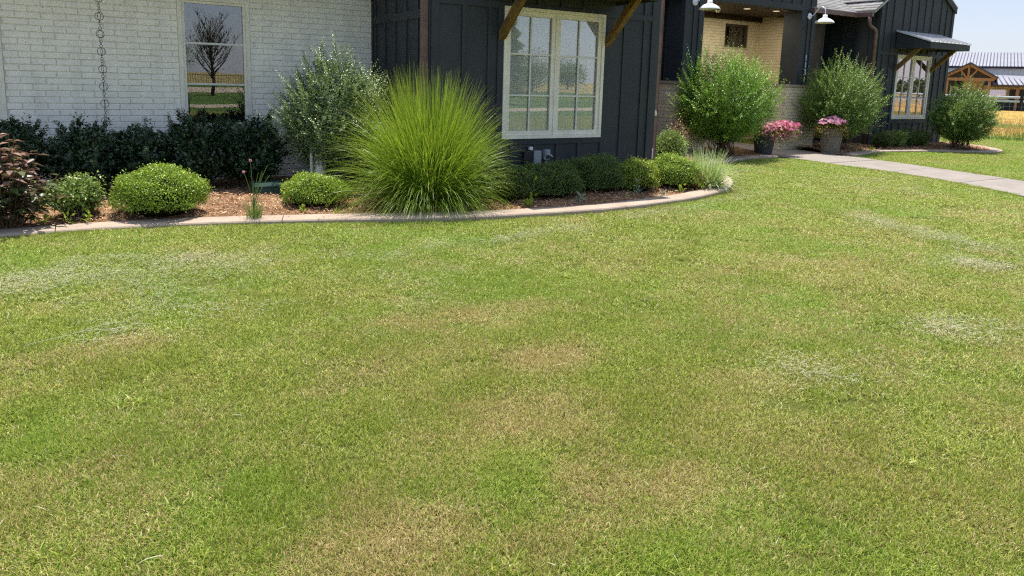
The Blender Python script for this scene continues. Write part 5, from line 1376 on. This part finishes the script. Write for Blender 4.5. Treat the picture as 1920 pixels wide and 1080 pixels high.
# ================================================================== BEHIND THE CAMERA: what the window panes mirror
def tree(name, loc, h, cr, cz, mat, label, leafn=9000, limbs=26, bare=False, L=.12):
    root = thing(name, loc, label, 'tree', 'trees across the lawn behind the viewer'); x, y, z0 = loc
    m = MB(); pts = [(x+.12*math.sin(k*1.1), y+.1*math.sin(k*1.7), z0+h*(.62 if not bare else .95)*k/6) for k in range(7)]
    m.tube(pts, [h*(.021 if bare else .032)*(1-.13*k) for k in range(7)], 8)
    ends = []
    for i in range(limbs):
        t = .22+.6*i/limbs; b = Vector(pts[0]).lerp(Vector(pts[-1]), t); a = i*2.4; up = rng.uniform(.9, 1.7) if bare else rng.uniform(.2, .8)
        ln = cr*(1.1-.5*t)*rng.uniform(.7, 1.15); e = b+Vector((math.cos(a)*ln, math.sin(a)*ln, ln*up)); md_ = b.lerp(e, .5)+Vector((0, 0, -ln*.10))
        m.tube([b, md_, e], [h*.009*(1-t*.5), h*.006*(1-t*.5), h*.0015], 5, False); ends += [md_, e]
        if bare:
            for q in range(16):
                s0 = md_.lerp(e, rng.random()); v = Vector((rng.normal(0, .35), rng.normal(0, .35), rng.uniform(.3, .9)))*ln*.5; m.tube([s0, s0+v*.5+Vector((0, 0, .02)), s0+v], [h*.0024, h*.0014, h*.0006], 3, False)
    part('trunk', m, 'bark', root, smooth=True)
    if leafn:
        n = leafn; u = sph(n); q = rng.random(n)**.4; k = rng.integers(0, len(ends), n)
        P = np.array([0, 0, cz])+u*np.array([cr, cr, h-cz])*q[:, None]*(1+.2*np.sin(u[:, :1]*6+x))
        E_ = np.array([tuple(e) for e in ends])[k]-np.array(loc); w_ = rng.random(n) < .6
        P[w_] = E_[w_]+rng.normal(0, cr*.17, (w_.sum(), 3))
        V, F, A = leaves(P, rng.normal(0, 1, P.shape), rng.normal(0, 1, P.shape)+np.array([0, 0, 1.]), L*rng.uniform(.6, 1.2, n), L*.6*rng.uniform(.6, 1.2, n), rng.random(n)); foliage(root, V, F, A, mat, 'crown')
tree('bare_tree', (7.5, -29.0, 0), 5.0, 1.45, 3.2, 'treeleaf', 'slender half bare tree on the lawn mirrored in the tall window', 260, 46, True)
tree('shade_tree', (5.2, -39.5, 0), 5.2, 2.9, 3.0, 'treeleaf', 'dark leafy tree mirrored at the left of the tall window', 9000)
tree('shade_tree', (78, -92, 0), 5.6, 3.4, 3.2, 'treeleaf', 'small round tree far off mirrored in the paired window', 5000, L=.3)
tree('shade_tree', (56, -70, 0), 6.2, 2.6, 3.2, 'treeleaf', 'broad far tree mirrored near the window mullion', 4000, L=.25)
def conifer(loc, h, r, label):
    root = thing('conifer_tree', loc, label, 'tree', 'trees across the lawn behind the viewer'); n = 16000
    t = rng.random(n)**.8; a = rng.uniform(0, 6.28, n); q = np.sqrt(rng.random(n)); R = r*(1-t)**.8*(.72+.28*np.sin(t*46+a*2))
    P = np.stack([R*q*np.cos(a), R*q*np.sin(a), .4+t*(h-.4)], 1)
    V, F, A = leaves(P, np.stack([np.cos(a), np.sin(a), rng.normal(.1, .4, n)], 1), np.array([0, 0, 1.])+rng.normal(0, .3, P.shape), .20*rng.uniform(.6, 1.2, n), .07, rng.random(n)); foliage(root, V, F, A, 'pineleaf', 'crown')
    part('trunk', MB().tube([loc, (loc[0], loc[1], h*.9)], [.13, .02], 7), 'bark', root)
conifer((23.2, -22.2, 0), 6.2, 1.9, 'tall conifer on the lawn mirrored at the left of the paired window')
def iron_fence():
    r = thing('iron_fence', (12, -58, 0), 'low black picket fence far behind the viewer mirrored in the tall window', 'fence'); m = MB()
    for i in range(280): x = -18+i*.24; m.box(x, x+.03, -58.02, -57.98, 0, 1.25)
    part('picket', m, 'black', r, kind='stuff')
    for z in (.25, 1.1): part('rail', MB().box(-18, 49, -58.03, -57.97, z, z+.05), 'black', r)
    r = thing('white_rail_fence', (60, -16, 0), 'white rail fence along the pasture mirrored in the right wing window', 'fence')
    for z in (.7, 1.3): part('rail', MB().tube([(30, -19, z), (120, -17, z)], .05, 8), 'white_pipe', r)
    for i in range(24): x = 30+i*3.9; part('post', MB().tube([(x, -19+(x-30)*2/90, 0), (x, -19+(x-30)*2/90, 1.35)], .05, 7), 'white_pipe', r)
iron_fence()
def treeline():
    n = 5000; a = rng.uniform(.86, 1.5, n); d = 250+rng.uniform(-12, 12, n); hh = 3.6+1.4*np.sin(a*37)+1.1*np.sin(a*91+1)
    z = hh*rng.random(n)**.7
    P = np.stack([d*np.sin(a), -d*np.cos(a)*.9, z], 1)
    V, F, A = leaves(P, rng.normal(0, 1, P.shape)+np.array([0, 0, .6]), rng.normal(0, 1, P.shape), rng.uniform(1., 2., n), rng.uniform(.6, 1.2, n), rng.random(n)*.7)
    o = link('distant_treeline', nmesh('distant_treeline', V, F, 'pineleaf', {'v': A})); tag(o, kind='stuff')
treeline()
r = thing('path_light', (3.4, -7.2, 0), 'short black path light by the driveway mirrored in the tall window', 'path light')
part('pole', MB().tube([(3.4, -7.2, 0), (3.4, -7.2, .55)], .02, 7), 'black', r); part('lamp_head', MB().lathe((3.4, -7.2, .52), [(.02, .09), (.10, .03), (.11, 0), (.001, .0)], 12), 'black', r)
